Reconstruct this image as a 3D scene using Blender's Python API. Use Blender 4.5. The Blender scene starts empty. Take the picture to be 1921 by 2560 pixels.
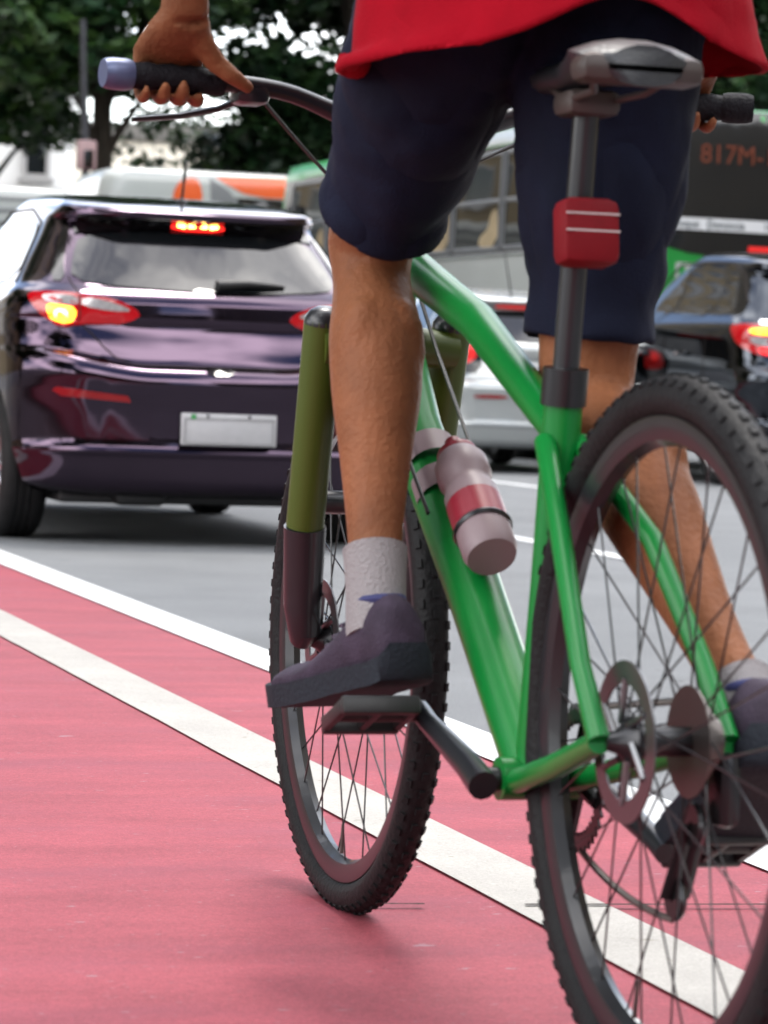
import bpy, bmesh, math, random
import numpy as np
from mathutils import Vector, Matrix, Euler
random.seed(7); rng = np.random.default_rng(7)
SC = bpy.context.scene
COL = SC.collection
PI = math.pi

# ------------------------------------------------------------------ camera
CAM_H, YAW, PITCH, ROLL, LENS = .7031, .2995, .0435, .035, 104.95
cf = Vector((math.sin(YAW)*math.cos(PITCH), math.cos(YAW)*math.cos(PITCH), -math.sin(PITCH)))
cr0 = Vector((math.cos(YAW), -math.sin(YAW), 0)); cu0 = cr0.cross(cf)
cr = cr0*math.cos(ROLL) + cu0*math.sin(ROLL); cu = cu0*math.cos(ROLL) - cr0*math.sin(ROLL)
cam = bpy.data.cameras.new('camera'); camo = bpy.data.objects.new('camera', cam); COL.objects.link(camo)
m = Matrix((cr, cu, -cf)).transposed().to_4x4(); m.translation = (0, 0, CAM_H); camo.matrix_world = m
cam.sensor_fit = 'VERTICAL'; cam.sensor_height = 36; cam.lens = LENS
cam.clip_start = .1; cam.clip_end = 3000
cam.dof.use_dof = True; cam.dof.focus_distance = 4.8; cam.dof.aperture_fstop = 9
SC.camera = camo

# ------------------------------------------------------------------ world, sun, exposure
SUN_EL, SUN_AZ = math.radians(66), math.radians(20)      # azimuth from +Y towards +X
w = bpy.data.worlds.new('World'); SC.world = w; w.use_nodes = True
nt = w.node_tree; nt.nodes.clear()
def N(nt, t, **k):
    n = nt.nodes.new(t)
    for a, b in k.items(): setattr(n, a, b)
    return n
out = N(nt, 'ShaderNodeOutputWorld'); bg = N(nt, 'ShaderNodeBackground'); bg.inputs['Strength'].default_value = .13
sky = N(nt, 'ShaderNodeTexSky', sky_type='NISHITA', sun_disc=False, sun_elevation=SUN_EL, sun_rotation=SUN_AZ)
tc = N(nt, 'ShaderNodeTexCoord'); mp = N(nt, 'ShaderNodeMapping'); mp.inputs['Scale'].default_value = (1, 1, 1.5); mp.inputs['Location'].default_value = (2.49, 1.45, 8.73)
nz = N(nt, 'ShaderNodeTexNoise'); nz.inputs['Scale'].default_value = 2.2; nz.inputs['Detail'].default_value = 7; nz.inputs['Roughness'].default_value = .55
rp = N(nt, 'ShaderNodeValToRGB'); rp.color_ramp.elements[0].position = .43; rp.color_ramp.elements[1].position = .65
mx = N(nt, 'ShaderNodeMix', data_type='RGBA')
mx.inputs['B'].default_value = (24, 23.3, 22.6, 1)
L = nt.links.new
L(tc.outputs['Generated'], mp.inputs['Vector']); L(mp.outputs['Vector'], nz.inputs['Vector']); L(nz.outputs['Fac'], rp.inputs['Fac'])
L(rp.outputs['Color'], mx.inputs['Factor']); L(sky.outputs['Color'], mx.inputs['A']); L(mx.outputs['Result'], bg.inputs['Color']); L(bg.outputs['Background'], out.inputs['Surface'])
sl = bpy.data.lights.new('sun', 'SUN'); sl.energy = 1.2; sl.angle = math.radians(14); sl.color = (1, .95, .88)
so = bpy.data.objects.new('sun', sl); COL.objects.link(so)
sdir = Vector((math.sin(SUN_AZ)*math.cos(SUN_EL), math.cos(SUN_AZ)*math.cos(SUN_EL), math.sin(SUN_EL)))
so.rotation_euler = sdir.to_track_quat('Z', 'Y').to_euler(); so.location = (0, 0, 30)
SC.view_settings.view_transform = 'Standard'; SC.view_settings.look = 'None'; SC.view_settings.gamma = 1
SC.view_settings.exposure = 1.42
SC.cycles.max_bounces = 6; SC.cycles.transparent_max_bounces = 6

# ------------------------------------------------------------------ materials
KD = .65                    # everything is kept a little dark for the open exposure
def mat(name, col, rough=.5, metal=0., ior=1.5, coat=0., var=0., vscale=8., bump=0., bscale=200., emit=None, estr=0., tint=None, sheen=0., streak=None):
    if metal < .5: col = tuple(c*KD for c in col)
    estr *= KD
    m = bpy.data.materials.new(name); m.use_nodes = True; t = m.node_tree; b = t.nodes['Principled BSDF']
    b.inputs['Base Color'].default_value = (*col, 1); b.inputs['Roughness'].default_value = rough
    b.inputs['Metallic'].default_value = metal; b.inputs['IOR'].default_value = ior if (ior != 1.5 or rough < .55) else 1.25
    b.inputs['Coat Weight'].default_value = coat; b.inputs['Coat Roughness'].default_value = .03
    if tint: b.inputs['Specular Tint'].default_value = (*tint, 1)
    if sheen: b.inputs['Sheen Weight'].default_value = sheen
    if emit: b.inputs['Emission Color'].default_value = (*emit, 1); b.inputs['Emission Strength'].default_value = estr
    g = N(t, 'ShaderNodeNewGeometry')
    oc = N(t, 'ShaderNodeTexCoord')
    if var:
        mpn = N(t, 'ShaderNodeMapping')
        if streak: mpn.inputs['Scale'].default_value = streak
        n = N(t, 'ShaderNodeTexNoise'); n.inputs['Scale'].default_value = vscale; n.inputs['Detail'].default_value = 6; n.inputs['Roughness'].default_value = .6
        mr = N(t, 'ShaderNodeMapRange'); mr.inputs['From Min'].default_value = .3; mr.inputs['From Max'].default_value = .7
        mr.inputs['To Min'].default_value = 1-var; mr.inputs['To Max'].default_value = 1+var
        mu = N(t, 'ShaderNodeMix', data_type='RGBA', blend_type='MULTIPLY'); mu.inputs['Factor'].default_value = 1
        mu.inputs['A'].default_value = (*col, 1)
        t.links.new(oc.outputs['Object'], mpn.inputs['Vector']); t.links.new(mpn.outputs['Vector'], n.inputs['Vector'])
        t.links.new(n.outputs['Fac'], mr.inputs['Value']); t.links.new(mr.outputs['Result'], mu.inputs['B'])
        t.links.new(mu.outputs['Result'], b.inputs['Base Color'])
    if bump:
        n2 = N(t, 'ShaderNodeTexNoise'); n2.inputs['Scale'].default_value = bscale; n2.inputs['Detail'].default_value = 4
        bp = N(t, 'ShaderNodeBump'); bp.inputs['Strength'].default_value = bump; bp.inputs['Distance'].default_value = .01
        t.links.new(oc.outputs['Object'], n2.inputs['Vector']); t.links.new(n2.outputs['Fac'], bp.inputs['Height']); t.links.new(bp.outputs['Normal'], b.inputs['Normal'])
    return m

def ground_mat(name, col, grain, gscale, patch, pscale, chips=None, chip_amt=.0, rough=.8, streak=(1, 1, 1), bump=.25, dark=None):
    """paving: coarse patches x fine grain, thresholded chips of another colour"""
    col = tuple(c*KD for c in col)
    if chips: chips = tuple(c*KD for c in chips)
    if dark: dark = (tuple(c*KD for c in dark[0]), dark[1], dark[2])
    m = bpy.data.materials.new(name); m.use_nodes = True; t = m.node_tree; b = t.nodes['Principled BSDF']; lk = t.links.new
    b.inputs['Roughness'].default_value = rough; b.inputs['IOR'].default_value = 1.18
    oc = N(t, 'ShaderNodeTexCoord'); mpn = N(t, 'ShaderNodeMapping'); mpn.inputs['Scale'].default_value = streak
    mpn.inputs['Rotation'].default_value = (0, 0, .3)
    lk(oc.outputs['Object'], mpn.inputs['Vector'])
    def noise(sc, det, vec=True, ro=.6):
        n = N(t, 'ShaderNodeTexNoise'); n.inputs['Scale'].default_value = sc; n.inputs['Detail'].default_value = det; n.inputs['Roughness'].default_value = ro
        lk((mpn if vec else oc).outputs['Vector' if vec else 'Object'], n.inputs['Vector']); return n
    def rng_(n, a, b2, lo, hi):
        r = N(t, 'ShaderNodeMapRange'); r.inputs['From Min'].default_value = a; r.inputs['From Max'].default_value = b2
        r.inputs['To Min'].default_value = lo; r.inputs['To Max'].default_value = hi; lk(n.outputs['Fac'], r.inputs['Value']); return r
    p0 = rng_(noise(pscale, 6), .3, .7, 1-patch, 1+patch); mid_ = rng_(noise(110, 3, False, .75), .3, .7, 1-grain*.55, 1+grain*.55)
    p = N(t, 'ShaderNodeMath', operation='MULTIPLY'); lk(p0.outputs['Result'], p.inputs[0]); lk(mid_.outputs['Result'], p.inputs[1]); gfine = noise(gscale, 2, False, .7); gr = rng_(gfine, .3, .7, 1-grain, 1+grain)
    mul = N(t, 'ShaderNodeMath', operation='MULTIPLY'); lk(p.outputs[0], mul.inputs[0]); lk(gr.outputs['Result'], mul.inputs[1])
    base = N(t, 'ShaderNodeMix', data_type='RGBA', blend_type='MULTIPLY'); base.inputs['Factor'].default_value = 1
    base.inputs['A'].default_value = (*col, 1); lk(mul.outputs[0], base.inputs['B'])
    last = base.outputs['Result']
    if dark:
        dn = rng_(noise(dark[1], 5), .48, .72, 0, dark[2]); d = N(t, 'ShaderNodeMix', data_type='RGBA'); d.inputs['B'].default_value = (*dark[0], 1)
        lk(dn.outputs['Result'], d.inputs['Factor']); lk(last, d.inputs['A']); last = d.outputs['Result']
    if chips:
        for sc, th in ((9, .70), (28, .685), (75, .69)):
            cn = rng_(noise(sc, 3), th, th+.03, 0, chip_amt); c = N(t, 'ShaderNodeMix', data_type='RGBA'); c.inputs['B'].default_value = (*chips, 1)
            lk(cn.outputs['Result'], c.inputs['Factor']); lk(last, c.inputs['A']); last = c.outputs['Result']
    lk(last, b.inputs['Base Color'])
    bp = N(t, 'ShaderNodeBump'); bp.inputs['Strength'].default_value = bump; bp.inputs['Distance'].default_value = .004
    lk(gfine.outputs['Fac'], bp.inputs['Height']); lk(bp.outputs['Normal'], b.inputs['Normal'])
    return m

M = {}
M['asphalt'] = ground_mat('asphalt', (.205, .215, .225), .32, 420, .12, 1.1, chips=(.10, .10, .10), chip_amt=.5, rough=.85)
M['red_path'] = ground_mat('red_path_paint', (.345, .074, .095), .26, 330, .17, 2.6, chips=(.36, .25, .28), chip_amt=.75, rough=.62, streak=(1, 2.6, 1), bump=.15, dark=((.27, .072, .105), 1.7, .6))
M['cream_line'] = ground_mat('cream_line_paint', (.47, .455, .425), .16, 430, .09, 5, chips=(.25, .22, .17), chip_amt=.6, rough=.7, bump=.2)
M['white_line'] = ground_mat('white_line_paint', (.72, .74, .75), .07, 430, .06, 5, chips=(.4, .4, .4), chip_amt=.5, rough=.65, bump=.2)
M['concrete'] = ground_mat('concrete', (.27, .26, .24), .15, 200, .15, 1.5, rough=.85)
M['seam'] = mat('seam', (.035, .028, .025), .9)
M['plum_paint'] = mat('plum_paint', (.064, .047, .067), .075, 1)
M['black_paint'] = mat('black_paint', (.046, .051, .060), .03, 1)
M['silver_paint'] = mat('silver_paint', (.50, .53, .53), .25, .35, coat=.5)
M['glass'] = mat('dark_glass', (.006, .007, .008), .015, 0, ior=1.54)
M['glass_side'] = mat('side_glass', (.008, .009, .009), .02, 0, ior=1.5)
M['gloss_black'] = mat('gloss_black', (.006, .005, .006), .08)
M['black_plastic'] = mat('black_plastic', (.012, .012, .013), .45, bump=.1, bscale=400)
M['rubber'] = mat('rubber', (.018, .018, .019), .65, var=.2, vscale=20, bump=.3, bscale=180)
M['tyre_bike'] = mat('bike_tyre_rubber', (.012, .0125, .014), .6, var=.25, vscale=14, bump=.3, bscale=150)
M['alloy'] = mat('alloy', (.62, .63, .65), .22, 1)
M['dark_metal'] = mat('dark_metal', (.03, .031, .034), .3, .7)
M['black_alloy'] = mat('black_alloy', (.020, .022, .027), .36, .3, coat=.2)
M['chrome'] = mat('chrome', (.16, .165, .175), .35, 1)
M['red_lens'] = mat('red_lens', (.36, .003, .008), .1, coat=.25, emit=(.9, .005, .012), estr=.12)
M['red_lens_off'] = mat('red_lens_off', (.33, .004, .007), .15, coat=.2)
M['clear_lens'] = mat('clear_lens', (.55, .54, .55), .12, .3, coat=1, var=.3, vscale=20, streak=(4, 4, 1))
M['lamp_lit'] = mat('lamp_lit', (.8, .1, .02), .2, emit=(1, .22, .015), estr=5.0)
M['lamp_core'] = mat('lamp_core', (.9, .5, .1), .2, emit=(1, .62, .12), estr=9)
M['lamp_red_lit'] = mat('lamp_red_lit', (.6, .02, .02), .2, emit=(1, .02, .015), estr=1.6)
M['lamp_red_dim'] = mat('lamp_red_dim', (.5, .02, .02), .2, emit=(1, .03, .03), estr=.35)
M['plate'] = mat('plate_white', (.62, .62, .64), .35, var=.05, vscale=30)
M['plate_grey'] = mat('plate_grey', (.35, .35, .36), .4)
M['green_dot'] = mat('green_dot', (.05, .4, .1), .5)
M['bus_green'] = mat('bus_green', (.008, .30, .045), .35, coat=.15, var=.06, vscale=.8)
M['bus_white'] = mat('bus_white', (.50, .535, .52), .3, coat=.3, var=.07, vscale=.7)
M['strip_white'] = mat('strip_white', (.85, .87, .9), .5)
M['bus_dark'] = mat('bus_dark', (.010, .012, .015), .15)
M['bus_grey'] = mat('bus_grey', (.20, .21, .22), .4)
M['bus_orange'] = mat('bus_orange', (.85, .115, .006), .35, coat=.4, var=.06, vscale=.8)
M['bus_glass'] = mat('bus_glass', (.012, .013, .011), .03, ior=1.42, var=.75, vscale=1.3)
M['cream_reflection'] = mat('bus_painted_reflection', (.45, .36, .22), .7, var=.25, vscale=3)  # cream colour of a building's reflection, painted onto the bus windows
M['led'] = mat('led_orange', (.10, .022, .01), .5, emit=(1, .16, .02), estr=.04)
M['ink'] = mat('ink', (.05, .08, .09), .6)
M['skin'] = mat('skin', (.275, .105, .047), .55, var=.26, vscale=11, bump=.3, bscale=130)
M['shirt'] = mat('red_shirt', (.33, .002, .012), .95, ior=1.2, var=.12, vscale=12, bump=.2, bscale=300)
M['shorts'] = mat('navy_shorts', (.006, .009, .026), .85, var=.3, vscale=9, bump=.25, bscale=350)
M['sock'] = mat('sock', (.33, .31, .32), .9, bump=.5, bscale=250)
M['shoe'] = mat('shoe_upper', (.050, .036, .060), .7, var=.35, vscale=25, bump=.3, bscale=300)
M['shoe_trim'] = mat('shoe_trim', (.05, .055, .16), .6)
M['sole'] = mat('shoe_sole', (.02, .026, .036), .7, bump=.3, bscale=200)
M['lace'] = mat('lace', (.12, .10, .14), .8)
M['hair'] = mat('hair', (.012, .009, .007), .6)
M['bracelet'] = mat('bracelet', (.5, .38, .03), .5)
M['frame_green'] = mat('frame_green', (.002, .21, .033), .34, ior=1.35, coat=.08, var=.08, vscale=6)
M['fork_olive'] = mat('fork_olive', (.07, .105, .010), .45, ior=1.35, coat=.1)
M['grip'] = mat('grip', (.012, .012, .016), .7, bump=.4, bscale=220)
M['grip_end'] = mat('grip_end', (.12, .15, .28), .35, .3)
M['saddle'] = mat('saddle', (.022, .026, .031), .4, bump=.15, bscale=300)
M['saddle_under'] = mat('saddle_under', (.05, .036, .032), .5)
M['bag_red'] = mat('bag_red', (.20, .004, .010), .6, var=.15, vscale=15)
M['white_trim'] = mat('white_trim', (.6, .5, .5), .4)
M['bottle_body'] = mat('bottle_body', (.26, .19, .21), .5)
M['bottle_red'] = mat('bottle_red', (.28, .01, .03), .4)
M['brass'] = mat('chain_steel', (.10, .09, .085), .35, .8)
M['bark'] = mat('bark', (.045, .038, .03), .9, var=.35, vscale=5, bump=.6, bscale=20, streak=(1, 1, .25))
def leaf_mat(name, a, b):
    m = bpy.data.materials.new(name); m.use_nodes = True; t = m.node_tree; p = t.nodes['Principled BSDF']
    oc = N(t, 'ShaderNodeTexCoord'); n = N(t, 'ShaderNodeTexNoise'); n.inputs['Scale'].default_value = 1.6; n.inputs['Detail'].default_value = 5
    r = N(t, 'ShaderNodeValToRGB'); r.color_ramp.elements[0].position = .38; r.color_ramp.elements[1].position = .66
    r.color_ramp.elements[0].color = (*[c*KD for c in a], 1); r.color_ramp.elements[1].color = (*[c*KD for c in b], 1)
    t.links.new(oc.outputs['Object'], n.inputs['Vector']); t.links.new(n.outputs['Fac'], r.inputs['Fac']); t.links.new(r.outputs['Color'], p.inputs['Base Color'])
    p.inputs['Roughness'].default_value = .5; p.inputs['IOR'].default_value = 1.35
    return m
M['leaf'] = leaf_mat('leaf', (.011, .050, .018), (.060, .130, .020))
M['leaf_dark'] = leaf_mat('leaf_dark', (.009, .038, .017), (.036, .085, .020))
M['wall_cream'] = mat('wall_cream', (1.26, 1.17, 1.0), .85, var=.06, vscale=.5, bump=.1, bscale=40)
M['wall_white'] = mat('wall_white', (1.24, 1.25, 1.24), .85, var=.05, vscale=.5)
M['unseen_wall_beige'] = mat('unseen_wall_beige', (.42, .33, .2), .85, var=.12, vscale=.5)
M['unseen_wall_dark'] = mat('unseen_wall_dark', (.09, .085, .08), .8, var=.2, vscale=.4)
M['win_dark'] = mat('window_pane', (.02, .024, .027), .08)
M['frame_white'] = mat('window_frame', (.6, .6, .6), .5)
M['pole_grey'] = mat('pole_grey', (.05, .053, .065), .5, .2, var=.2, vscale=6)
M['sign_pink'] = mat('sign_pink', (.50, .33, .34), .5, var=.15, vscale=8)

# ------------------------------------------------------------------ mesh helpers
def link_mesh(name, verts, faces, material, parent=None, smooth=True, ang=40, loc=None):
    me = bpy.data.meshes.new(name); me.from_pydata([tuple(v) for v in verts], [], faces); me.validate(); me.update()
    return finish(name, me, material, parent, smooth, ang)
def finish(name, me, material, parent=None, smooth=True, ang=40):
    if material is not None:
        me.materials.clear()
        for mm in (material if isinstance(material, (list, tuple)) else [material]): me.materials.append(mm)
    if smooth:
        me.polygons.foreach_set('use_smooth', [True]*len(me.polygons))
        try: me.set_sharp_from_angle(angle=math.radians(ang))
        except Exception: pass
    o = bpy.data.objects.new(name, me); COL.objects.link(o)
    if parent is not None: o.parent = parent
    return o
def thing(name, label, cat, loc=(0, 0, 0), rz=0., group=None):
    o = bpy.data.objects.new(name, None); COL.objects.link(o); o.location = loc; o.rotation_euler = (0, 0, rz)
    o.empty_display_size = .2; o['label'] = label; o['category'] = cat
    if group: o['group'] = group
    return o
def tag(o, label, cat, group=None):
    o['label'] = label; o['category'] = cat
    if group: o['group'] = group
    return o

class MB:
    def __init__(s, origin=(0, 0, 0)): s.v = []; s.f = []; s.o = np.array(origin, float)
    def add(s, vs, fs):
        k = len(s.v); s.v += [np.asarray(p, float)-s.o for p in vs]; s.f += [tuple(i+k for i in f) for f in fs]; return s
    def box(s, c, size, R=None, bev=0.):
        c = np.array(c, float); h = np.array(size, float)/2
        if bev <= 0:
            P = [np.array([x, y, z])*h for x in (-1, 1) for y in (-1, 1) for z in (-1, 1)]
            F = [(0, 1, 3, 2), (4, 6, 7, 5), (0, 4, 5, 1), (2, 3, 7, 6), (0, 2, 6, 4), (1, 5, 7, 3)]
        else:
            bm = bmesh.new(); bmesh.ops.create_cube(bm, size=1); bmesh.ops.scale(bm, vec=Vector(size), verts=bm.verts)
            bmesh.ops.bevel(bm, geom=bm.edges[:], offset=min(bev, min(size)*.45), segments=2, affect='EDGES', profile=.5)
            bm.verts.index_update(); P = [np.array(v.co) for v in bm.verts]; F = [tuple(v.index for v in f.verts) for f in bm.faces]; bm.free()
        if R is not None: P = [np.asarray(R) @ p for p in P]
        return s.add([c+p for p in P], F)
    def tube(s, pts, rad, n=10, cap=True, flat=1., closed=False):
        pts = [np.array(p, float) for p in pts]; k = len(pts)
        rad = [rad]*k if np.isscalar(rad) else list(rad)
        V = []; F = []; up = None
        for i, p in enumerate(pts):
            if closed: t = pts[(i+1) % k]-pts[i-1]
            else: t = pts[min(i+1, k-1)]-pts[max(i-1, 0)]
            t = t/(np.linalg.norm(t)+1e-12)
            if up is None: up = np.array([0, 0, 1.]) if abs(t[2]) < .9 else np.array([1., 0, 0])
            a = up-t*(up@t); a /= np.linalg.norm(a)+1e-12; b = np.cross(t, a); up = a
            for j in range(n):
                an = 2*PI*j/n; V.append(p+rad[i]*(math.cos(an)*a*flat+math.sin(an)*b))
        for i in range(k if closed else k-1):
            for j in range(n):
                A = i*n; B = ((i+1) % k)*n; F.append((A+j, A+(j+1) % n, B+(j+1) % n, B+j))
        if cap and not closed: F.append(tuple(range(n-1, -1, -1))); F.append(tuple((k-1)*n+j for j in range(n)))
        return s.add(V, F)
    def lathe(s, c, axis, prof, n=48, closed=False):
        """prof: (radius, offset along axis)"""
        c = np.array(c, float); ax = np.array(axis, float); ax /= np.linalg.norm(ax)
        a = np.array([0, 0, 1.]) if abs(ax[2]) < .9 else np.array([0, 1., 0]); a -= ax*(a@ax); a /= np.linalg.norm(a); b = np.cross(ax, a)
        V = []; F = []; k = len(prof)
        for j in range(n):
            an = 2*PI*j/n; d = math.cos(an)*a+math.sin(an)*b
            for r, h in prof: V.append(c+d*r+ax*h)
        for j in range(n):
            j2 = (j+1) % n
            for i in range(k if closed else k-1):
                i2 = (i+1) % k; F.append((j*k+i, j*k+i2, j2*k+i2, j2*k+i))
        return s.add(V, F)
    def ball(s, c, r, n=12, sc=(1, 1, 1)):
        V = []; F = []; c = np.array(c, float); sc = np.array(sc, float); rr = n//2
        for i in range(rr+1):
            th = PI*i/rr
            for j in range(n):
                ph = 2*PI*j/n; V.append(c+r*sc*np.array([math.sin(th)*math.cos(ph), math.sin(th)*math.sin(ph), math.cos(th)]))
        for i in range(rr):
            for j in range(n): F.append((i*n+j, (i+1)*n+j, (i+1)*n+(j+1) % n, i*n+(j+1) % n))
        return s.add(V, F)
    def build(s, name, material, parent=None, smooth=True, ang=40):
        return link_mesh(name, s.v, s.f, material, parent, smooth, ang)

def evaluated(o):
    dg = bpy.context.evaluated_depsgraph_get(); return bpy.data.meshes.new_from_object(o.evaluated_get(dg))
def text_mesh(name, s, size, material, mtx, parent, ext=.002, align='LEFT'):
    c = bpy.data.curves.new(name, 'FONT'); c.body = s; c.size = size; c.extrude = ext; c.align_x = align; c.align_y = 'CENTER'; c.resolution_u = 3
    o = bpy.data.objects.new('temp_text', c); COL.objects.link(o); bpy.context.view_layer.update()
    me = evaluated(o); bpy.data.objects.remove(o); me.transform(mtx)
    return finish(name, me, material, parent, False)
def pchip(x, y, xq):
    x = np.asarray(x, float); y = np.asarray(y, float); h = np.diff(x); d = np.diff(y)/h; mm = np.zeros(len(x)); mm[0], mm[-1] = d[0], d[-1]
    for i in range(1, len(x)-1):
        if d[i-1]*d[i] > 0: w1 = 2*h[i]+h[i-1]; w2 = h[i]+2*h[i-1]; mm[i] = (w1+w2)/(w1/d[i-1]+w2/d[i])
    i = np.clip(np.searchsorted(x, xq, side='right')-1, 0, len(x)-2); t = (xq-x[i])/h[i]
    return ((1+2*t)*(1-t)**2*y[i]+t*(1-t)**2*h[i]*mm[i]+t*t*(3-2*t)*y[i+1]+t*t*(t-1)*h[i]*mm[i+1])

# ------------------------------------------------------------------ vehicle body: stacked plan outlines
class Shape:
    """table rows: z, half width, rear y, front y, rear crown, rear corner radius, front corner radius"""
    def __init__(s, table, roof=(1.05, 1.5, 1.9, .04), taper=.0, length=3.9, lift=None):
        s.lift = lift
        s.T = np.array(table, float); s.roof = roof; s.taper = taper; s.len = length
    def par(s, z): z = min(max(z, s.T[0, 0]), s.T[-1, 0]); return [float(pchip(s.T[:, 0], s.T[:, k], z)) for k in range(1, 7)]
    def half(s, z):
        w, yr, yf, cr_, rc, fc = s.par(z); fcr = cr_*1.2
        x1 = w-rc; P = []
        for x in np.linspace(0, x1, 13): P.append((x, yr+cr_*(x/w)**2))
        y1 = yr+cr_*(x1/w)**2
        for a in np.linspace(0, PI/2, 11)[1:]: P.append((x1+rc*math.sin(a), y1+rc*(1-math.cos(a))))
        x2 = w-fc; y2 = yf-fcr*(x2/w)**2; ya = y1+rc; yb = max(y2-fc, ya+.05)
        for y in np.linspace(ya, yb, 18)[1:]: P.append((w, y))
        for a in np.linspace(PI/2, 0, 9)[1:]: P.append((x2+fc*math.sin(a), yb+fc*math.cos(a)))
        for x in np.linspace(x2, 0, 10)[1:]: P.append((x, (yb+fc)+fcr*(1-(x/w)**2)-fcr*(1-(x2/w)**2)))
        return np.array(P)
    def deform(s, P):
        P = np.array(P, float); z0, z1, y0, k = s.roof
        if s.lift:
            A, zc, wd = s.lift; u = np.clip((np.abs(P[:, 0])-.28)/.5, 0, 1); g = u*u*(3-2*u); b = np.exp(-((P[:, 2]-zc)/wd)**2)*np.clip((1.0-P[:, 1])/.5, 0, 1)
            P[:, 2] += A*g*b
        f = np.clip((P[:, 2]-z0)/(z1-z0), 0, 1.2); P[:, 2] -= f*k*np.maximum(0, y0-P[:, 1])**2
        if s.taper: P[:, 0] *= 1-s.taper*((P[:, 1]-s.len*.5)/(s.len*.5))**2
        return P
    def on(s, t, z, off=0., side=None):
        """point on the skin. t: arc length from the rear centre (+ = left side). side='side' makes t the y coordinate on the left/right flank"""
        def raw(t, z):
            H = s.half(z); 
            if side:
                k = 13; x = np.interp(t, H[:41, 1], H[:41, 0]); return np.array([-x if side == 'L' else x, t, z])
            d = np.r_[0, np.cumsum(np.hypot(*np.diff(H, axis=0).T))]
            a = abs(t); return np.array([-math.copysign(np.interp(a, d, H[:, 0]), t), np.interp(a, d, H[:, 1]), z])
        e = .004; Q = s.deform([raw(t, z), raw(t+e, z), raw(t-e, z), raw(t, z+e), raw(t, z-e)])
        n = np.cross(Q[1]-Q[2], Q[3]-Q[4]); n /= np.linalg.norm(n)+1e-12
        c = np.array([0, s.len*.5, .9]); 
        if n@(Q[0]-c) < 0: n = -n
        return Q[0]+n*off
    def body(s, zs):
        V = []; F = []
        for z in zs:
            H = s.half(z); full = np.r_[np.c_[-H[:, 0], H[:, 1]], np.c_[H[-2:0:-1, 0], H[-2:0:-1, 1]]]
            V.append(np.c_[full, np.full(len(full), z)])
        n = len(V[0]); V = s.deform(np.concatenate(V)); k = len(zs)
        for i in range(k-1):
            for j in range(n): F.append((i*n+j, i*n+(j+1) % n, (i+1)*n+(j+1) % n, (i+1)*n+j))
        F.append(tuple(range(n))[::-1]); F.append(tuple((k-1)*n+j for j in range(n)))
        return V, F

def inside(poly, x, y):
    c = False; n = len(poly)
    for i in range(n):
        x1, y1 = poly[i]; x2, y2 = poly[i-1]
        if (y1 > y) != (y2 > y) and x < (x2-x1)*(y-y1)/(y2-y1)+x1: c = not c
    return c
def smooth_poly(poly, it=2):
    for _ in range(it):
        q = []
        for i in range(len(poly)):
            a = np.array(poly[i]); b = np.array(poly[(i+1) % len(poly)]); q += [tuple(a*.75+b*.25), tuple(a*.25+b*.75)]
        poly = q
    return poly
def patch(name, shp, poly, material, parent, off=.004, side=None, thick=.01, mirror=False, dens=.05, rnd=1):
    """a thin shell laid on the skin: poly in (t, z) (or (y, z) with side)"""
    poly = smooth_poly(poly, rnd) if rnd else poly
    bm = bmesh.new(); vs = [bm.verts.new((p[0], p[1], 0)) for p in poly]; bm.faces.new(vs)
    bmesh.ops.triangulate(bm, faces=bm.faces[:])
    for _ in range(5):
        E = [e for e in bm.edges if e.calc_length() > dens]
        if not E: break
        bmesh.ops.subdivide_edges(bm, edges=E, cuts=1); bmesh.ops.triangulate(bm, faces=bm.faces[:])
    bmesh.ops.recalc_face_normals(bm, faces=bm.faces[:])
    r = bmesh.ops.extrude_face_region(bm, geom=bm.faces[:]); top = {v for v in r['geom'] if isinstance(v, bmesh.types.BMVert)}
    for v in bm.verts:
        p = shp.on(v.co.x, v.co.y, off if v in top else off-thick, side)
        if mirror: p = p*np.array([-1, 1, 1])
        v.co = Vector(p)
    bmesh.ops.recalc_face_normals(bm, faces=bm.faces[:])
    me = bpy.data.meshes.new(name); bm.to_mesh(me); bm.free()
    return finish(name, me, material, parent, True, 50)
def seam(mb, shp, pts, r=.003, off=.0005, side=None, n=14, mirror=False):
    Q = []
    for a, b in zip(pts[:-1], pts[1:]):
        for i in range(n): u = i/n; Q.append((a[0]*(1-u)+b[0]*u, a[1]*(1-u)+b[1]*u))
    Q.append(pts[-1]); P = [shp.on(q[0], q[1], off, side) for q in Q]
    if mirror: P = [p*np.array([-1, 1, 1]) for p in P]
    mb.tube(P, r, 6); return mb

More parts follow.
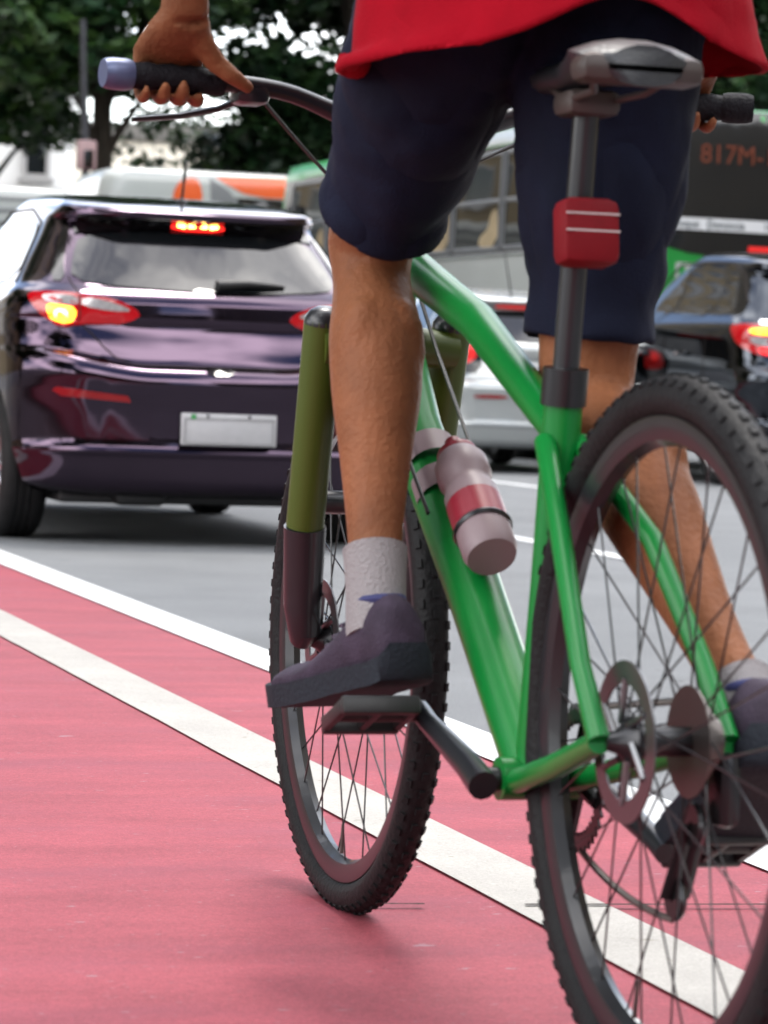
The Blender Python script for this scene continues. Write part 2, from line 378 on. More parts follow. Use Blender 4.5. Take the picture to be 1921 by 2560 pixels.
def wheel_car(parent, x, y, R=.30, W=.19, sgn=-1, spokes=10, rimr=.2):
    """wheel with its axle at (x, y, R); sgn = side the rim faces"""
    w_ = bpy.data.objects.new('wheel', None)
    mb = MB(); h = W/2
    prof = [(rimr, -h*.9), (rimr+.02, -h), (R-.035, -h*1.03), (R-.012, -h*.86), (R, -h*.6)]
    for g in (-.3, 0, .3): prof += [(R, h*(g-.09)), (R-.007, h*(g-.05)), (R-.007, h*(g+.05)), (R, h*(g+.09))]
    prof += [(R, h*.6), (R-.012, h*.86), (R-.035, h*1.03), (rimr+.02, h), (rimr, h*.9)]
    mb.lathe((x, y, R), (1, 0, 0), prof, 64, True); ty = mb.build('tyre', M['rubber'], parent)
    ty.name = 'wheel'
    rb = MB(); o = sgn*h*.62
    rb.lathe((x, y, R), (1, 0, 0), [(rimr+.004, sgn*h*.95), (rimr-.012, sgn*h*.9), (rimr-.02, o), (rimr-.02, -sgn*h*.6), (rimr+.004, -sgn*h*.7)], 48, True)
    for i in range(spokes):
        a = 2*PI*i/spokes; d = np.array([0, math.cos(a), math.sin(a)]); c = np.array([x+o*1.1, y, R])
        rb.tube([c+d*.03, c+d*.1, c+d*(rimr-.015)], [.02, .015, .017], 6, flat=.5)
    rb.lathe((x+o*1.15, y, R), (1, 0, 0), [(.0, sgn*.012), (.04, sgn*.01), (.05, -sgn*.01), (.0, -sgn*.02)], 20)
    rb.build('rim', M['alloy'], ty)
    db = MB(); db.lathe((x-sgn*.01, y, R), (1, 0, 0), [(.0, .01), (rimr-.03, .01), (rimr-.03, -.01), (.0, -.01)], 32); db.build('brake_disc', M['dark_metal'], ty)
    bpy.data.objects.remove(w_)
    return ty

def car_body(shp, zs, paint, parent, wheels, R, x_in, well=.05):
    V, F = shp.body(zs)
    o = link_mesh('body', V, F, [paint, M['black_plastic']], parent)
    cut = MB()
    for y in wheels:
        for sx in (-1, 1): cut.lathe((sx*(x_in+.45), y, R), (1, 0, 0), [(0, -.45), (R+well, -.45), (R+well, .45), (0, .45)], 48)
    c = cut.build('cutter', M['black_plastic'], parent, False)
    bmx = bmesh.new(); bmx.from_mesh(c.data); bmesh.ops.remove_doubles(bmx, verts=bmx.verts[:], dist=1e-5); bmesh.ops.recalc_face_normals(bmx, faces=bmx.faces[:]); bmx.to_mesh(c.data); bmx.free()
    bmx = bmesh.new(); bmx.from_mesh(o.data); bmesh.ops.recalc_face_normals(bmx, faces=bmx.faces[:]); bmx.to_mesh(o.data); bmx.free()
    md = o.modifiers.new('b', 'BOOLEAN'); md.object = c; md.operation = 'DIFFERENCE'; md.solver = 'EXACT'
    try: md.material_mode = 'TRANSFER'
    except Exception: pass
    bpy.context.view_layer.update(); me = evaluated(o); o.modifiers.clear(); o.data = me
    me.polygons.foreach_set('use_smooth', [True]*len(me.polygons)); me.set_sharp_from_angle(angle=math.radians(32))
    bpy.data.objects.remove(c)
    return o

# ================================================================== setting
def sheet(name, x0, x1, y0, y1, z, m, kind='structure', ragged=0., ny=2):
    V = []; F = []
    ys = np.linspace(y0, y1, ny)
    jl = np.cumsum(rng.normal(0, ragged, ny)) if ragged else np.zeros(ny); jl -= np.linspace(jl[0], jl[-1], ny); jl += rng.normal(0, ragged*1.2, ny) if ragged else 0
    for i, y in enumerate(ys): V += [(x0+np.clip(jl[i], -.035, .035), y, z), (x1, y, z)]
    for i in range(ny-1): F.append((2*i, 2*i+1, 2*i+3, 2*i+2))
    o = link_mesh(name, V, F, m, None, False); o['kind'] = kind; return o
sheet('road', -400, 400, -200, 900, 0, M['asphalt'])
sheet('cycle_path', -1.2, 1.915, -30, 120, .004, M['red_path'])
sheet('edge_line', 1.872, 1.975, -30, 120, .008, M['white_line'], ragged=.007, ny=1600)
sheet('lane_line', 1.345, 1.49, -30, 120, .008, M['cream_line'], ragged=.0006, ny=900)
for y0 in (4.2, 11.3, 18.2, 25.2, 32.5): sheet('dashed_line', 4.60, 4.72, y0-.0, y0+3.4, .004, M['white_line'])
for y0 in (4.5, 11.5, 18.5, 25.5): sheet('dashed_line', 7.15, 7.27, y0, y0+3.4, .004, M['white_line'])
for a, b in (((1.12, 3.772), (1.236, 3.757)), ((1.372, 3.739), (1.86, 3.69))):
    a = np.array(a); b = np.array(b); d = (b-a)/np.linalg.norm(b-a); n = np.array([-d[1], d[0]])*.0048
    V = []; k = 24
    for i in range(k+1):
        p = a+(b-a)*i/k; j = rng.uniform(.6, 1.2); V += [(*(p+n*j), .0105), (*(p-n*j), .0105)]
    o = link_mesh('path_crack', V, [(2*i, 2*i+1, 2*i+3, 2*i+2) for i in range(k)], M['seam'], None, False); o['kind'] = 'structure'
o = MB().box((-2.2, 20, .075), (2, 160, .15), bev=.02).build('median_kerb', M['concrete']); o['kind'] = 'structure'
o = MB().box((17.0, 20, .075), (5.0, 160, .15), bev=.02).build('pavement', M['concrete']); o['kind'] = 'structure'

# ------------------------------------------------------------------ buildings
def building(name, label, cat, loc, size, wall, cols, rows, z0, ww, wh, rz=0., face='y', roofh=.5, group=None):
    sx, sy, sz = size; b = thing(name, label, cat, loc, rz, group)
    MB().box((0, sy/2, sz/2), (sx, sy, sz), bev=.05).build('wall', wall, b)
    MB().box((0, sy/2, sz+roofh/2), (sx+.5, sy+.5, roofh), bev=.06).build('roof', M['concrete'], b)
    for r in range(rows):
        for c in range(cols):
            x = -sx/2+sx*(c+.5)/cols; z = z0+(sz-z0)*(r+.45)/rows
            f = MB()
            for dx in (-ww/2, ww/2): f.box((x+dx, -.03, z), (.1, .14, wh+.1))
            for dz in (-wh/2, wh/2): f.box((x, -.032, z+dz), (ww-.1, .144, .1))
            f.box((x, -.05, z-wh/2-.1), (ww+.3, .24, .1))
            fo = f.build('window', M['frame_white'], b, False)
            MB().box((x, -.004, z), (ww-.1, .03, wh-.1)).build('pane', M['win_dark'], fo, False)
    return b
building('apartment_building', 'bright cream building glimpsed through the gaps between the trees', 'building', (16, 88, 0), (26, 12, 7.6), M['wall_cream'], 7, 2, 1.5, 1.2, 1.5, rz=math.radians(-12))
building('white_building', 'white building with narrow dark windows behind the tree at left', 'building', (10.9, 72, 0), (5.8, 9, 13), M['wall_white'], 4, 4, 2.2, .55, 1.5, rz=math.radians(-12))
building('unseen_building', 'unseen long beige block along the left side of the avenue', 'building', (-13, 62, 0), (76, 12, 40), M['unseen_wall_beige'], 19, 12, 3, 2.2, 1.9, rz=PI/2)
building('unseen_building', 'unseen dark tower behind the viewer to the right, added for the car reflections', 'building', (31, -42, 0), (26, 12, 44), M['unseen_wall_dark'], 8, 12, 3, 2.2, 2.0, rz=PI)  # added out of view to darken the right of the tailgate reflection
building('unseen_building', 'unseen dark slab behind the viewer to the left, added for the car reflections', 'building', (-12, -46, 0), (33, 12, 32), M['unseen_wall_dark'], 10, 9, 3, 2.2, 2.0, rz=PI)  # added out of view to darken the left of the tailgate reflection
building('unseen_building', 'unseen low dark block added behind the viewer, leaving sky in the car reflections', 'building', (11, -60, 0), (16, 10, 9), M['unseen_wall_dark'], 5, 2, 2, 2.0, 2.0, rz=PI)  # added, kept low so the tailgate mirrors open sky above it
building('unseen_building', 'unseen tall beige block along the right pavement, added for reflections', 'building', (24, 2, 0), (44, 12, 22), M['unseen_wall_beige'], 11, 6, 3, 2.2, 1.9, rz=-PI/2)  # added out of view as something for the cars to mirror

# ------------------------------------------------------------------ trees
def leaves_mesh(name, clumps, n_per, size, material, flat=.6):
    P = []
    for (c, r) in clumps:
        k = int(n_per*(r/.9)**2); d = rng.normal(0, 1, (k, 3)); d /= np.linalg.norm(d, axis=1)[:, None]; rad = r*rng.uniform(.25, 1.08, k)**.6
        P.append(np.array(c)+d*rad[:, None]*np.array([1, 1, flat]))
    P = np.concatenate(P); k = len(P)
    a = rng.normal(0, 1, (k, 3)); a[:, 2] *= .5; a /= np.linalg.norm(a, axis=1)[:, None]
    b = np.cross(a, rng.normal(0, 1, (k, 3))+np.array([0, 0, 1.2])); b /= np.linalg.norm(b, axis=1)[:, None]
    s = size*rng.uniform(.6, 1.35, k)[:, None]
    V = np.stack([P-a*s, P-b*s*.42+a*s*.1, P+a*s, P+b*s*.42+a*s*.1], 1).reshape(-1, 3)
    me = bpy.data.meshes.new(name); me.vertices.add(4*k); me.vertices.foreach_set('co', V.ravel())
    me.loops.add(4*k); me.loops.foreach_set('vertex_index', np.arange(4*k, dtype=np.int32)); me.polygons.add(k)
    me.polygons.foreach_set('loop_start', np.arange(0, 4*k, 4, dtype=np.int32)); me.polygons.foreach_set('loop_total', np.full(k, 4, dtype=np.int32)) if hasattr(me.polygons[0], 'loop_total') else None
    me.update(calc_edges=True); me.validate(); me.materials.append(material); return me
def make_tree(label, loc, H, crown_z, rx, nclump, n_per, leafsize, trunk_r, material, group=None, lean=(0, 0), name='street_tree', cr_r=(.6, 1.3)):
    t = thing(name, label, 'tree', loc, 0, group)
    tb = MB(); pts = [np.array([lean[0]*u+.12*math.sin(u*5), lean[1]*u+.1*math.sin(u*4+1), H*.8*u]) for u in np.linspace(0, 1, 9)]
    tb.tube(pts, [trunk_r*(1.35 if i == 0 else 1-.085*i) for i in range(9)], 12)
    clumps = []
    cz = (H+crown_z)/2; hz = (H-crown_z)/2
    for i in range(nclump):
        for _ in range(50):
            d = rng.uniform(-1, 1, 3)
            if .25 < np.linalg.norm(d) and np.hypot(d[0], d[1]) < 1-.45*abs(d[2])**3: break
        c = np.array([d[0]*rx+lean[0], d[1]*rx+lean[1], cz+d[2]*hz]); clumps.append((c, rng.uniform(*cr_r)))
    for c, r in clumps[::5]:
        u = np.clip((c[2]-crown_z)/(H*.8)*.5+crown_z/H*.95, .35, .95); k = u*8; i = int(k); base = pts[i]+(pts[min(i+1, 8)]-pts[i])*(k-i)
        mid = (base+c)/2+np.array([0, 0, .25]); r0 = trunk_r*(1-.075*k)*.5
        tb.tube([base, base*.6+mid*.4+np.array([0, 0, .05]), mid, c], [r0, r0*.75, r0*.5, r0*.2], 7)
    tb.build('trunk', M['bark'], t)
    me = leaves_mesh('crown', clumps, n_per, leafsize, material); o = bpy.data.objects.new('crown', me); COL.objects.link(o); o.parent = t
    return t
def copy_tree(src, loc, rz, sc, label):
    r = src.copy(); COL.objects.link(r); r.location = loc; r.rotation_euler = (0, 0, rz); r.scale = (sc,)*3; r['label'] = label
    for ch in src.children:
        c = ch.copy(); COL.objects.link(c); c.parent = r
    return r
def at(px, D):                                            # ground point straight below a photo column at depth D
    k = (px-830)/6448.5*D; return (math.sin(YAW)*D+math.cos(YAW)*k, math.cos(YAW)*D-math.sin(YAW)*k, 0)
GT = 'dark green street trees behind the buses'
t1 = make_tree('leafy street tree with a thick dark trunk at far left', at(185, 50), 13, 5.2, 2.6, 62, 330, .17, .24, M['leaf'], GT)
t2 = make_tree('broad dense dark street tree above the orange bus roof', at(725, 54), 14, 3.6, 2.7, 84, 320, .18, .28, M['leaf_dark'], GT)
t3 = make_tree('small young tree in the bright gap between the two big trees', at(312, 60), 6.2, 3.0, 1.05, 20, 160, .13, .07, M['leaf'], GT, cr_r=(.35, .6))
copy_tree(t3, at(440, 66), 1.0, 1.25, 'small young tree left of the big dense street tree')
copy_tree(t2, at(980, 60), 2.1, 1.0, 'dark street tree behind the green bus front')
copy_tree(t1, at(-60, 58), 1.0, .95, 'leafy street tree over the white building at the left edge')
copy_tree(t2, at(1230, 58), 4.0, 1.05, 'dark street tree rising over the middle of the green bus')
copy_tree(t2, at(1420, 50), .7, 1.0, 'dark street tree above the rear of the green bus')
copy_tree(t2, at(1680, 48), 3.0, .95, 'dark street tree at the right edge behind the green bus')
t4 = make_tree('unseen median tree beside the cycle path, added for reflections and shade', (-3.0, 7.0, 0), 9, 3.0, 2.7, 40, 200, .16, .18, M['leaf'], 'unseen trees added along the median')  # out of view, added for reflections and shade
for i, (x, y) in enumerate(((-3.2, 15), (-3.0, 24), (-3.2, -3), (-3.0, -12))):
    copy_tree(t4, (x, y, 0), i*1.7, 1.0, 'unseen median tree beside the cycle path, added for reflections and shade')  # more unseen trees, mirrored in the car flanks

# pole with sign box by the far-left trunk
pl = thing('signal_pole', 'grey steel pole with a pinkish box in front of the thick trunk at left', 'pole', at(166, 47.0))
MB().tube([(0, 0, 0), (0, 0, .4), (-.03, 0, 4), (-.1, 0, 5.2), (-.14, 0, 6.2)], [.09, .07, .06, .055, .05], 14).build('post', M['pole_grey'], pl)
s_ = MB().box((-.05, -.13, 4.08), (.30, .2, .46), bev=.04).build('sign_box', M['sign_pink'], pl)
MB().box((-.03, -.24, 4.02), (.15, .02, .28), bev=.008).build('sign_face', M['gloss_black'], s_)

# ================================================================== plum hatchback
def zgrid(*keys):
    z = []
    for a, b, n in keys: z += list(np.linspace(a, b, n, endpoint=False))
    return z+[keys[-1][1]]
CAR_A = 11.79; CAR_X = 2.935
HT = [  # z, half width, rear y, front y, crown, rear corner r, front corner r
 (0.2, 0.74, 0.13, 3.72, 0.15, 0.33, 0.4), (0.235, 0.79, 0.06, 3.78, 0.15, 0.33, 0.42), (0.3, 0.815, 0.035, 3.84, 0.15, 0.33, 0.42), (0.365, 0.83, 0.015, 3.87, 0.15, 0.33, 0.42),
 (0.385, 0.833, 0.004, 3.87, 0.15, 0.33, 0.42), (0.4, 0.834, 0.018, 3.87, 0.15, 0.33, 0.42), (0.43, 0.836, 0.024, 3.87, 0.15, 0.33, 0.42), (0.55, 0.84, 0.019, 3.86, 0.15, 0.33, 0.42),
 (0.62, 0.843, 0.006, 3.84, 0.15, 0.33, 0.42), (0.665, 0.844, 0, 3.82, 0.15, 0.33, 0.42), (0.695, 0.844, 0.012, 3.8, 0.15, 0.33, 0.42), (0.725, 0.844, 0.048, 3.77, 0.15, 0.33, 0.42),
 (0.745, 0.843, 0.085, 3.74, 0.15, 0.33, 0.42), (0.76, 0.842, 0.094, 3.7, 0.14, 0.33, 0.42), (0.8, 0.84, 0.110, 3.62, 0.13, 0.33, 0.42), (0.84, 0.838, 0.128, 3.55, 0.13, 0.33, 0.42),
 (0.88, 0.836, 0.146, 3.42, 0.13, 0.33, 0.42), (0.897, 0.835, 0.150, 3.36, 0.13, 0.33, 0.42), (0.91, 0.834, 0.141, 3.3, 0.13, 0.33, 0.42), (0.93, 0.832, 0.138, 3.24, 0.13, 0.33, 0.42),
 (0.985, 0.822, 0.142, 3, 0.13, 0.33, 0.42), (1.005, 0.815, 0.156, 2.88, 0.13, 0.33, 0.42), (1.03, 0.8, 0.186, 2.74, 0.128, 0.33, 0.4), (1.06, 0.774, 0.232, 2.62, 0.125, 0.33, 0.38),
 (1.09, 0.752, 0.258, 2.56, 0.125, 0.33, 0.36), (1.2, 0.689, 0.36, 2.38, 0.115, 0.33, 0.34), (1.31, 0.626, 0.465, 2.2, 0.11, 0.31, 0.33), (1.385, 0.587, 0.53, 2.08, 0.11, 0.3, 0.32),
 (1.4, 0.58, 0.49, 2.05, 0.105, 0.29, 0.32), (1.415, 0.573, 0.45, 2.03, 0.1, 0.28, 0.32), (1.435, 0.563, 0.445, 2, 0.1, 0.28, 0.32), (1.452, 0.55, 0.47, 1.96, 0.09, 0.22, 0.32),
 (1.47, 0.529, 0.58, 1.92, 0.09, 0.22, 0.32), (1.485, 0.487, 0.8, 1.85, 0.09, 0.22, 0.3), (1.497, 0.396, 1.05, 1.75, 0.09, 0.2, 0.25), (1.503, 0.216, 1.25, 1.6, 0.07, 0.12, 0.12)]
hs = Shape(HT, roof=(1.05, 1.5, 1.95, .034), taper=.05, length=3.87, lift=(.055, .74, .16))
hatch = thing('hatchback', 'glossy plum purple hatchback with lit brake lamps seen from behind beside the cycle path', 'car', (CAR_X, CAR_A, 0))
HZ = zgrid((.20, .36, 8), (.36, .44, 12), (.44, .6, 6), (.6, .77, 22), (.77, .88, 6), (.88, 1.1, 30), (1.1, 1.37, 12), (1.37, 1.503, 26))
hb = car_body(hs, HZ, M['plum_paint'], hatch, (.66, 3.12), .30, .60)
for sx in (-1, 1):
    wheel_car(hatch, sx*.725, .66, .30, .19, sx); wheel_car(hatch, sx*.725, 3.12, .30, .19, sx)
# rear window, with black band above
rw = [(-.60, 1.085), (-.40, 1.052), (0, 1.04), (.40, 1.052), (.60, 1.085), (.575, 1.20), (.525, 1.31), (.30, 1.335), (0, 1.345), (-.30, 1.335), (-.525, 1.31), (-.575, 1.20)]
patch('rear_window', hs, rw, M['glass'], hatch, .005, dens=.08)
patch('window_band', hs, [(-.55, 1.315), (-.3, 1.352), (0, 1.362), (.3, 1.352), (.55, 1.315), (.535, 1.392), (.3, 1.408), (0, 1.412), (-.3, 1.408), (-.535, 1.392)], M['gloss_black'], hatch, .006, dens=.07, rnd=0)
# quarter glass panels beside the rear window
for mir in (False, True):
    patch('quarter_panel', hs, [(.63, 1.075), (.70, 1.08), (.655, 1.22), (.61, 1.345), (.57, 1.34), (.615, 1.2)], M['gloss_black'], hatch, .004, mirror=mir)
# tail lamps
lampL = [(.325, .928), (.345, .965), (.43, .995), (.58, 1.012), (.70, 1.018), (.83, 1.012), (.80, .965), (.735, .90), (.665, .845), (.585, .878), (.45, .892)]
for mir in (False, True):
    lm = patch('tail_light', hs, lampL, M['red_lens'], hatch, .010, thick=.03, mirror=mir)
    patch('reverse_lens', hs, [(.355, .952), (.43, .983), (.575, .998), (.575, .962), (.45, .948)], M['clear_lens'], lm, .0125, mirror=mir, rnd=1)
    patch('clear_lens', hs, [(.592, .962), (.592, 1.0), (.69, 1.004), (.755, .998), (.715, .970)], M['clear_lens'], lm, .0125, mirror=mir, rnd=1)
    lit = patch('brake_lamp', hs, [(.598, .883), (.598, .955), (.655, .962), (.725, .968), (.718, .92), (.668, .862)], M['lamp_lit'], lm, .0125, mirror=mir, rnd=1)
    patch('bulb', hs, [(.63, .905), (.635, .94), (.672, .945), (.695, .925), (.665, .895)], M['lamp_core'], lit, .015, mirror=mir)
    sm = MB(); seam(sm, hs, [(.584, 1.006), (.584, .882)], .0028, .0125, mirror=mir); sm.build('lens_seam', M['seam'], lm)
    patch('reflector', hs, [(.385, .583), (.40, .606), (.70, .612), (.72, .602), (.68, .585)], M['red_lens_off'], hatch, .006, mirror=mir, rnd=0)
# high brake lamp
hl = patch('high_brake_light', hs, [(-.12, 1.352), (-.11, 1.388), (.11, 1.388), (.12, 1.352)], M['lamp_red_lit'], hatch, .014, rnd=1)
for t_ in (-.072, -.024, .024, .072): patch('led', hs, [(t_-.018, 1.361), (t_-.018, 1.380), (t_+.018, 1.380), (t_+.018, 1.361)], M['lamp_core'], hl, .018, dens=.02)
# seams of the tailgate and bumper
sm = MB(); seam(sm, hs, [(.585, 1.03), (.585, 1.012)], .003)
seam(sm, hs, [(.57, .876), (.49, .79), (.44, .752), (.36, .737), (0, .730), (-.36, .737), (-.44, .752), (-.49, .79), (-.57, .876)], .0035, .0)
seam(sm, hs, [(.585, 1.03), (.60, 1.06), (.61, 1.1)], .003); seam(sm, hs, [(-.585, 1.03), (-.60, 1.06), (-.61, 1.1)], .003); seam(sm, hs, [(-.585, 1.03), (-.585, 1.012)], .003)
sm.build('seam', M['seam'], hatch)
patch('tailgate_handle', hs, [(-.065, .715), (-.05, .738), (.05, .738), (.065, .715), (.03, .70), (-.03, .70)], M['gloss_black'], hatch, .004)
# number plate on a raised panel
pc = hs.on(-.035, .485, .0); 
pp = patch('plate_panel', hs, [(-.26, .415), (-.26, .548), (.30, .548), (.30, .415)], M['plum_paint'], hatch, .004, rnd=0)
pb = MB(); pb.box(pc+np.array([.0, -.024, .0]), (.40, .012, .13), bev=.005); plate = pb.build('number_plate', M['plate'], hatch)
rim = MB()
for dx in (-.185, .185): rim.box(pc+np.array([dx, -.0315, -.006]), (.004, .004, .10))
for dz in (-.056, .044): rim.box(pc+np.array([0, -.0317, dz]), (.366, .004, .004))
rim.build('plate_border', M['plate_grey'], plate)
MB().lathe(pc+np.array([-.15, -.031, .051]), (0, 1, 0), [(0, -.003), (.011, -.003), (.011, .003)], 16).build('seal', M['green_dot'], plate)
bo = MB()
for dx in (-.09, .085): bo.lathe(pc+np.array([dx, -.031, .055]), (0, 1, 0), [(0, -.004), (.006, -.003), (.007, .003)], 10)
bo.build('screw', M['dark_metal'], plate)
# wiper
a0 = hs.on(-.02, 1.062, .02); b0 = hs.on(-.33, 1.078, .014); mid = hs.on(-.16, 1.075, .024)
wp = MB(); wp.tube([a0, a0*.6+mid*.4, mid, b0*.7+mid*.3, b0], [.024, .021, .017, .012, .006], 10, flat=1.0); wp.build('wiper', M['black_plastic'], hatch)
# antenna, badge, mirror, exhaust
ab = hs.on(.0, 1.485, 0)+np.array([0, .03, 0]); an = MB(); an.ball(ab+np.array([0, 0, .005]), .03, 12, (.7, 1.3, .6)); an.tube([ab+np.array([0, 0, .01]), ab+np.array([0, -.06, .17])], [.007, .004], 8); an.tube([ab+np.array([0, -.03, .09]), ab+np.array([0, -.062, .176])], [.0075, .006], 8); an.build('antenna', M['black_plastic'], hatch)
patch('badge', hs, [(-.41, .852), (-.41, .868), (-.53, .868), (-.53, .852)], M['chrome'], hatch, .006, rnd=0)
for s_, sx in (('L', -1), ('R', 1)):
    MB().ball((sx*.93, 2.55, .98), .1, 16, (1.0, .55, .75)).build('door_mirror', M['plum_paint'], hatch)
    patch('side_window', hs, [(.70, 1.10), (1.20, 1.055), (1.20, 1.375), (.98, 1.36), (.86, 1.28)], M['glass_side'], hatch, .004, side='L', mirror=sx > 0, rnd=1)
    patch('side_window', hs, [(1.25, 1.05), (2.25, 1.03), (1.98, 1.25), (1.80, 1.37), (1.25, 1.38)], M['glass_side'], hatch, .004, side='L', mirror=sx > 0, rnd=1)
    sm = MB(); seam(sm, hs, [(1.22, .35), (1.22, 1.04)], .003, 0, 'L', mirror=sx > 0); seam(sm, hs, [(.62, 1.07), (.92, 1.36), (1.25, 1.42), (1.8, 1.415), (2.1, 1.22)], .006, .001, 'L', mirror=sx > 0); sm.build('door_seam', M['seam'], hatch)
    MB().box((sx*.86, 1.36, .90), (.03, .16, .03), bev=.012).build('door_handle', M['plum_paint'], hatch)
eb = MB(); eb.box((0, 1.75, .190), (1.22, 3.0, .05), bev=.02); eb.box((-.28, .35, .21), (.22, .35, .10), bev=.03); eb.tube([(.33, .10, .235), (.33, .5, .235)], .022, 12); eb.tube([(-.70, .66, .3), (.70, .66, .3)], .035, 10); eb.build('underbody', M['black_plastic'], hatch)

# ================================================================== generic background cars
def bg_table(H, k=1.0):
    T = []
    for r in HT: z = r[0]; T.append((z*H/1.503, r[1]*k, r[2], r[3], r[4], r[5], r[6]))
    return T
def side_glass(shp, par, H, mir):
    f = H/1.503
    patch('side_window', shp, [(.62, 1.12*f), (.70, 1.09*f), (.92, 1.075*f), (.92, 1.36*f), (.84, 1.34*f)], M['glass_side'], par, .004, side='L', mirror=mir)
    patch('side_window', shp, [(.97, 1.07*f), (1.62, 1.05*f), (1.62, 1.40*f), (1.02, 1.385*f)], M['glass_side'], par, .004, side='L', mirror=mir)
    patch('side_window', shp, [(1.68, 1.05*f), (2.42, 1.03*f), (2.16, 1.2*f), (1.92, 1.36*f), (1.68, 1.39*f)], M['glass_side'], par, .004, side='L', mirror=mir)
# dark compact suv at right
SH = 1.84
ss = Shape(bg_table(SH, 1.04), roof=(1.15, SH, 1.95, .034), taper=.03, length=3.9)
suv = thing('compact_car', 'shiny black high roofed car with lit tail lamp at the right edge', 'car', (10.11, 20.62, 0), math.radians(3.0))
fz = SH/1.503
car_body(ss, [z*fz for z in HZ], M['black_paint'], suv, (.70, 3.15), .33, .63)
for sx in (-1, 1):
    wheel_car(suv, sx*.755, .70, .33, .2, sx, 10, .215); wheel_car(suv, sx*.755, 3.15, .33, .2, sx, 10, .215); side_glass(ss, suv, SH, sx > 0)
    MB().ball((sx*.96, 2.62, 1.10), .11, 16, (1.0, .55, .75)).build('door_mirror', M['black_paint'], suv)
    for y in (1.30, 2.05): MB().box((sx*.885, y, 1.01), (.04, .2, .035), bev=.014).build('door_handle', M['black_paint'], suv)
    sm = MB(); seam(sm, ss, [(1.65, .4), (1.65, 1.14)], .004, 0, 'L', mirror=sx > 0); seam(sm, ss, [(.93, .75), (.93, 1.14)], .004, 0, 'L', mirror=sx > 0); seam(sm, ss, [(.55, 1.17*fz), (.80, 1.375*fz), (1.05, 1.43*fz), (1.95, 1.42*fz), (2.45, 1.09*fz)], .008, .001, 'L', mirror=sx > 0); sm.build('door_seam', M['seam'], suv)
for mir in (False, True):
    lm = patch('tail_light', ss, [(.46, 1.10), (.48, 1.22), (.66, 1.245), (.90, 1.25), (1.06, 1.23), (1.0, 1.13), (.86, 1.03), (.68, .985), (.56, 1.0)], M['red_lens'], suv, .010, thick=.03, mirror=mir)
    patch('clear_lens', ss, [(.56, 1.07), (.58, 1.13), (.80, 1.145), (.86, 1.13), (.78, 1.07)], M['clear_lens'], lm, .0125, mirror=mir)
    patch('brake_lamp', ss, [(.62, 1.16), (.62, 1.215), (.80, 1.215), (.86, 1.195), (.80, 1.16)], M['lamp_lit'], lm, .0125, mirror=mir)
    patch('brake_lamp', ss, [(.68, 1.005), (.66, 1.055), (.77, 1.055), (.76, 1.015)], M['lamp_red_lit'], lm, .0125, mirror=mir)
patch('rear_window', ss, [(t_, z*fz) for t_, z in rw], M['glass'], suv, .005, dens=.1)
patch('bumper_trim', ss, [(-.6, .30), (-.6, .37), (.62, .37), (.62, .30)], M['alloy'], suv, .006)
MB().box(ss.on(0, .6, .012), (.40, .012, .13), bev=.004).build('number_plate', M['plate'], suv)
MB().box((0, .8, .26), (1.0, 1.2, .06), bev=.02).build('underbody', M['black_plastic'], suv)

# silver-white hatchback between the bus and the rider
WH = 1.53
ws = Shape(bg_table(WH, 1.0), roof=(1.08, WH, 1.95, .034), taper=.03, length=3.8)
fw = WH/1.503
whc = thing('small_car', 'pale silver small car with round red tail lamps beside the green bus', 'car', (8.30, 22.6, 0))
car_body(ws, [z*fw for z in HZ], M['silver_paint'], whc, (.68, 3.1), .29, .60)
for sx in (-1, 1):
    wheel_car(whc, sx*.73, .68, .29, .18, sx, 8, .19); wheel_car(whc, sx*.73, 3.1, .29, .18, sx, 8, .19); side_glass(ws, whc, WH, sx > 0)
    MB().ball((sx*.93, 2.6, 1.0), .1, 14, (1.0, .55, .75)).build('door_mirror', M['silver_paint'], whc)
for mir in (False, True):
    hous = patch('tail_light', ws, [(.50, .80), (.50, 1.06), (.62, 1.09), (.78, 1.09), (.80, .98), (.74, .80)], M['bus_dark'], whc, .009, thick=.03, mirror=mir)
    c = [(.63+.082*math.cos(a), .965+.088*math.sin(a)) for a in np.linspace(0, 2*PI, 20, endpoint=False)]
    lens = patch('round_lens', ws, c, M['lamp_red_dim'], hous, .016, mirror=mir, rnd=0)
    patch('bulb', ws, [(.63+.03*math.cos(a), 1.0+.03*math.sin(a)) for a in np.linspace(0, 2*PI, 12, endpoint=False)], M['lamp_red_lit'], lens, .019, mirror=mir, rnd=0)
    patch('reflector', ws, [(.32, .60), (.32, .63), (.6, .63), (.6, .60)], M['red_lens_off'], whc, .006, mirror=mir)
patch('rear_window', ws, [(t_, z*fw) for t_, z in rw], M['glass'], whc, .005, dens=.1)
patch('high_brake_light', ws, [(-.26, 1.385), (-.26, 1.408), (.26, 1.408), (.26, 1.385)], M['lamp_red_dim'], whc, .012)
MB().box(ws.on(0, .82, .01), (.40, .012, .13), bev=.004).build('number_plate', M['plate'], whc)
ab = ws.on(.1, 1.50, 0); MB().tube([ab, ab+np.array([-.12, -.12, .38])], [.008, .004], 8).build('antenna', M['black_plastic'], whc)
MB().box((0, .8, .26), (1.0, 1.2, .06), bev=.02).build('underbody', M['black_plastic'], whc)

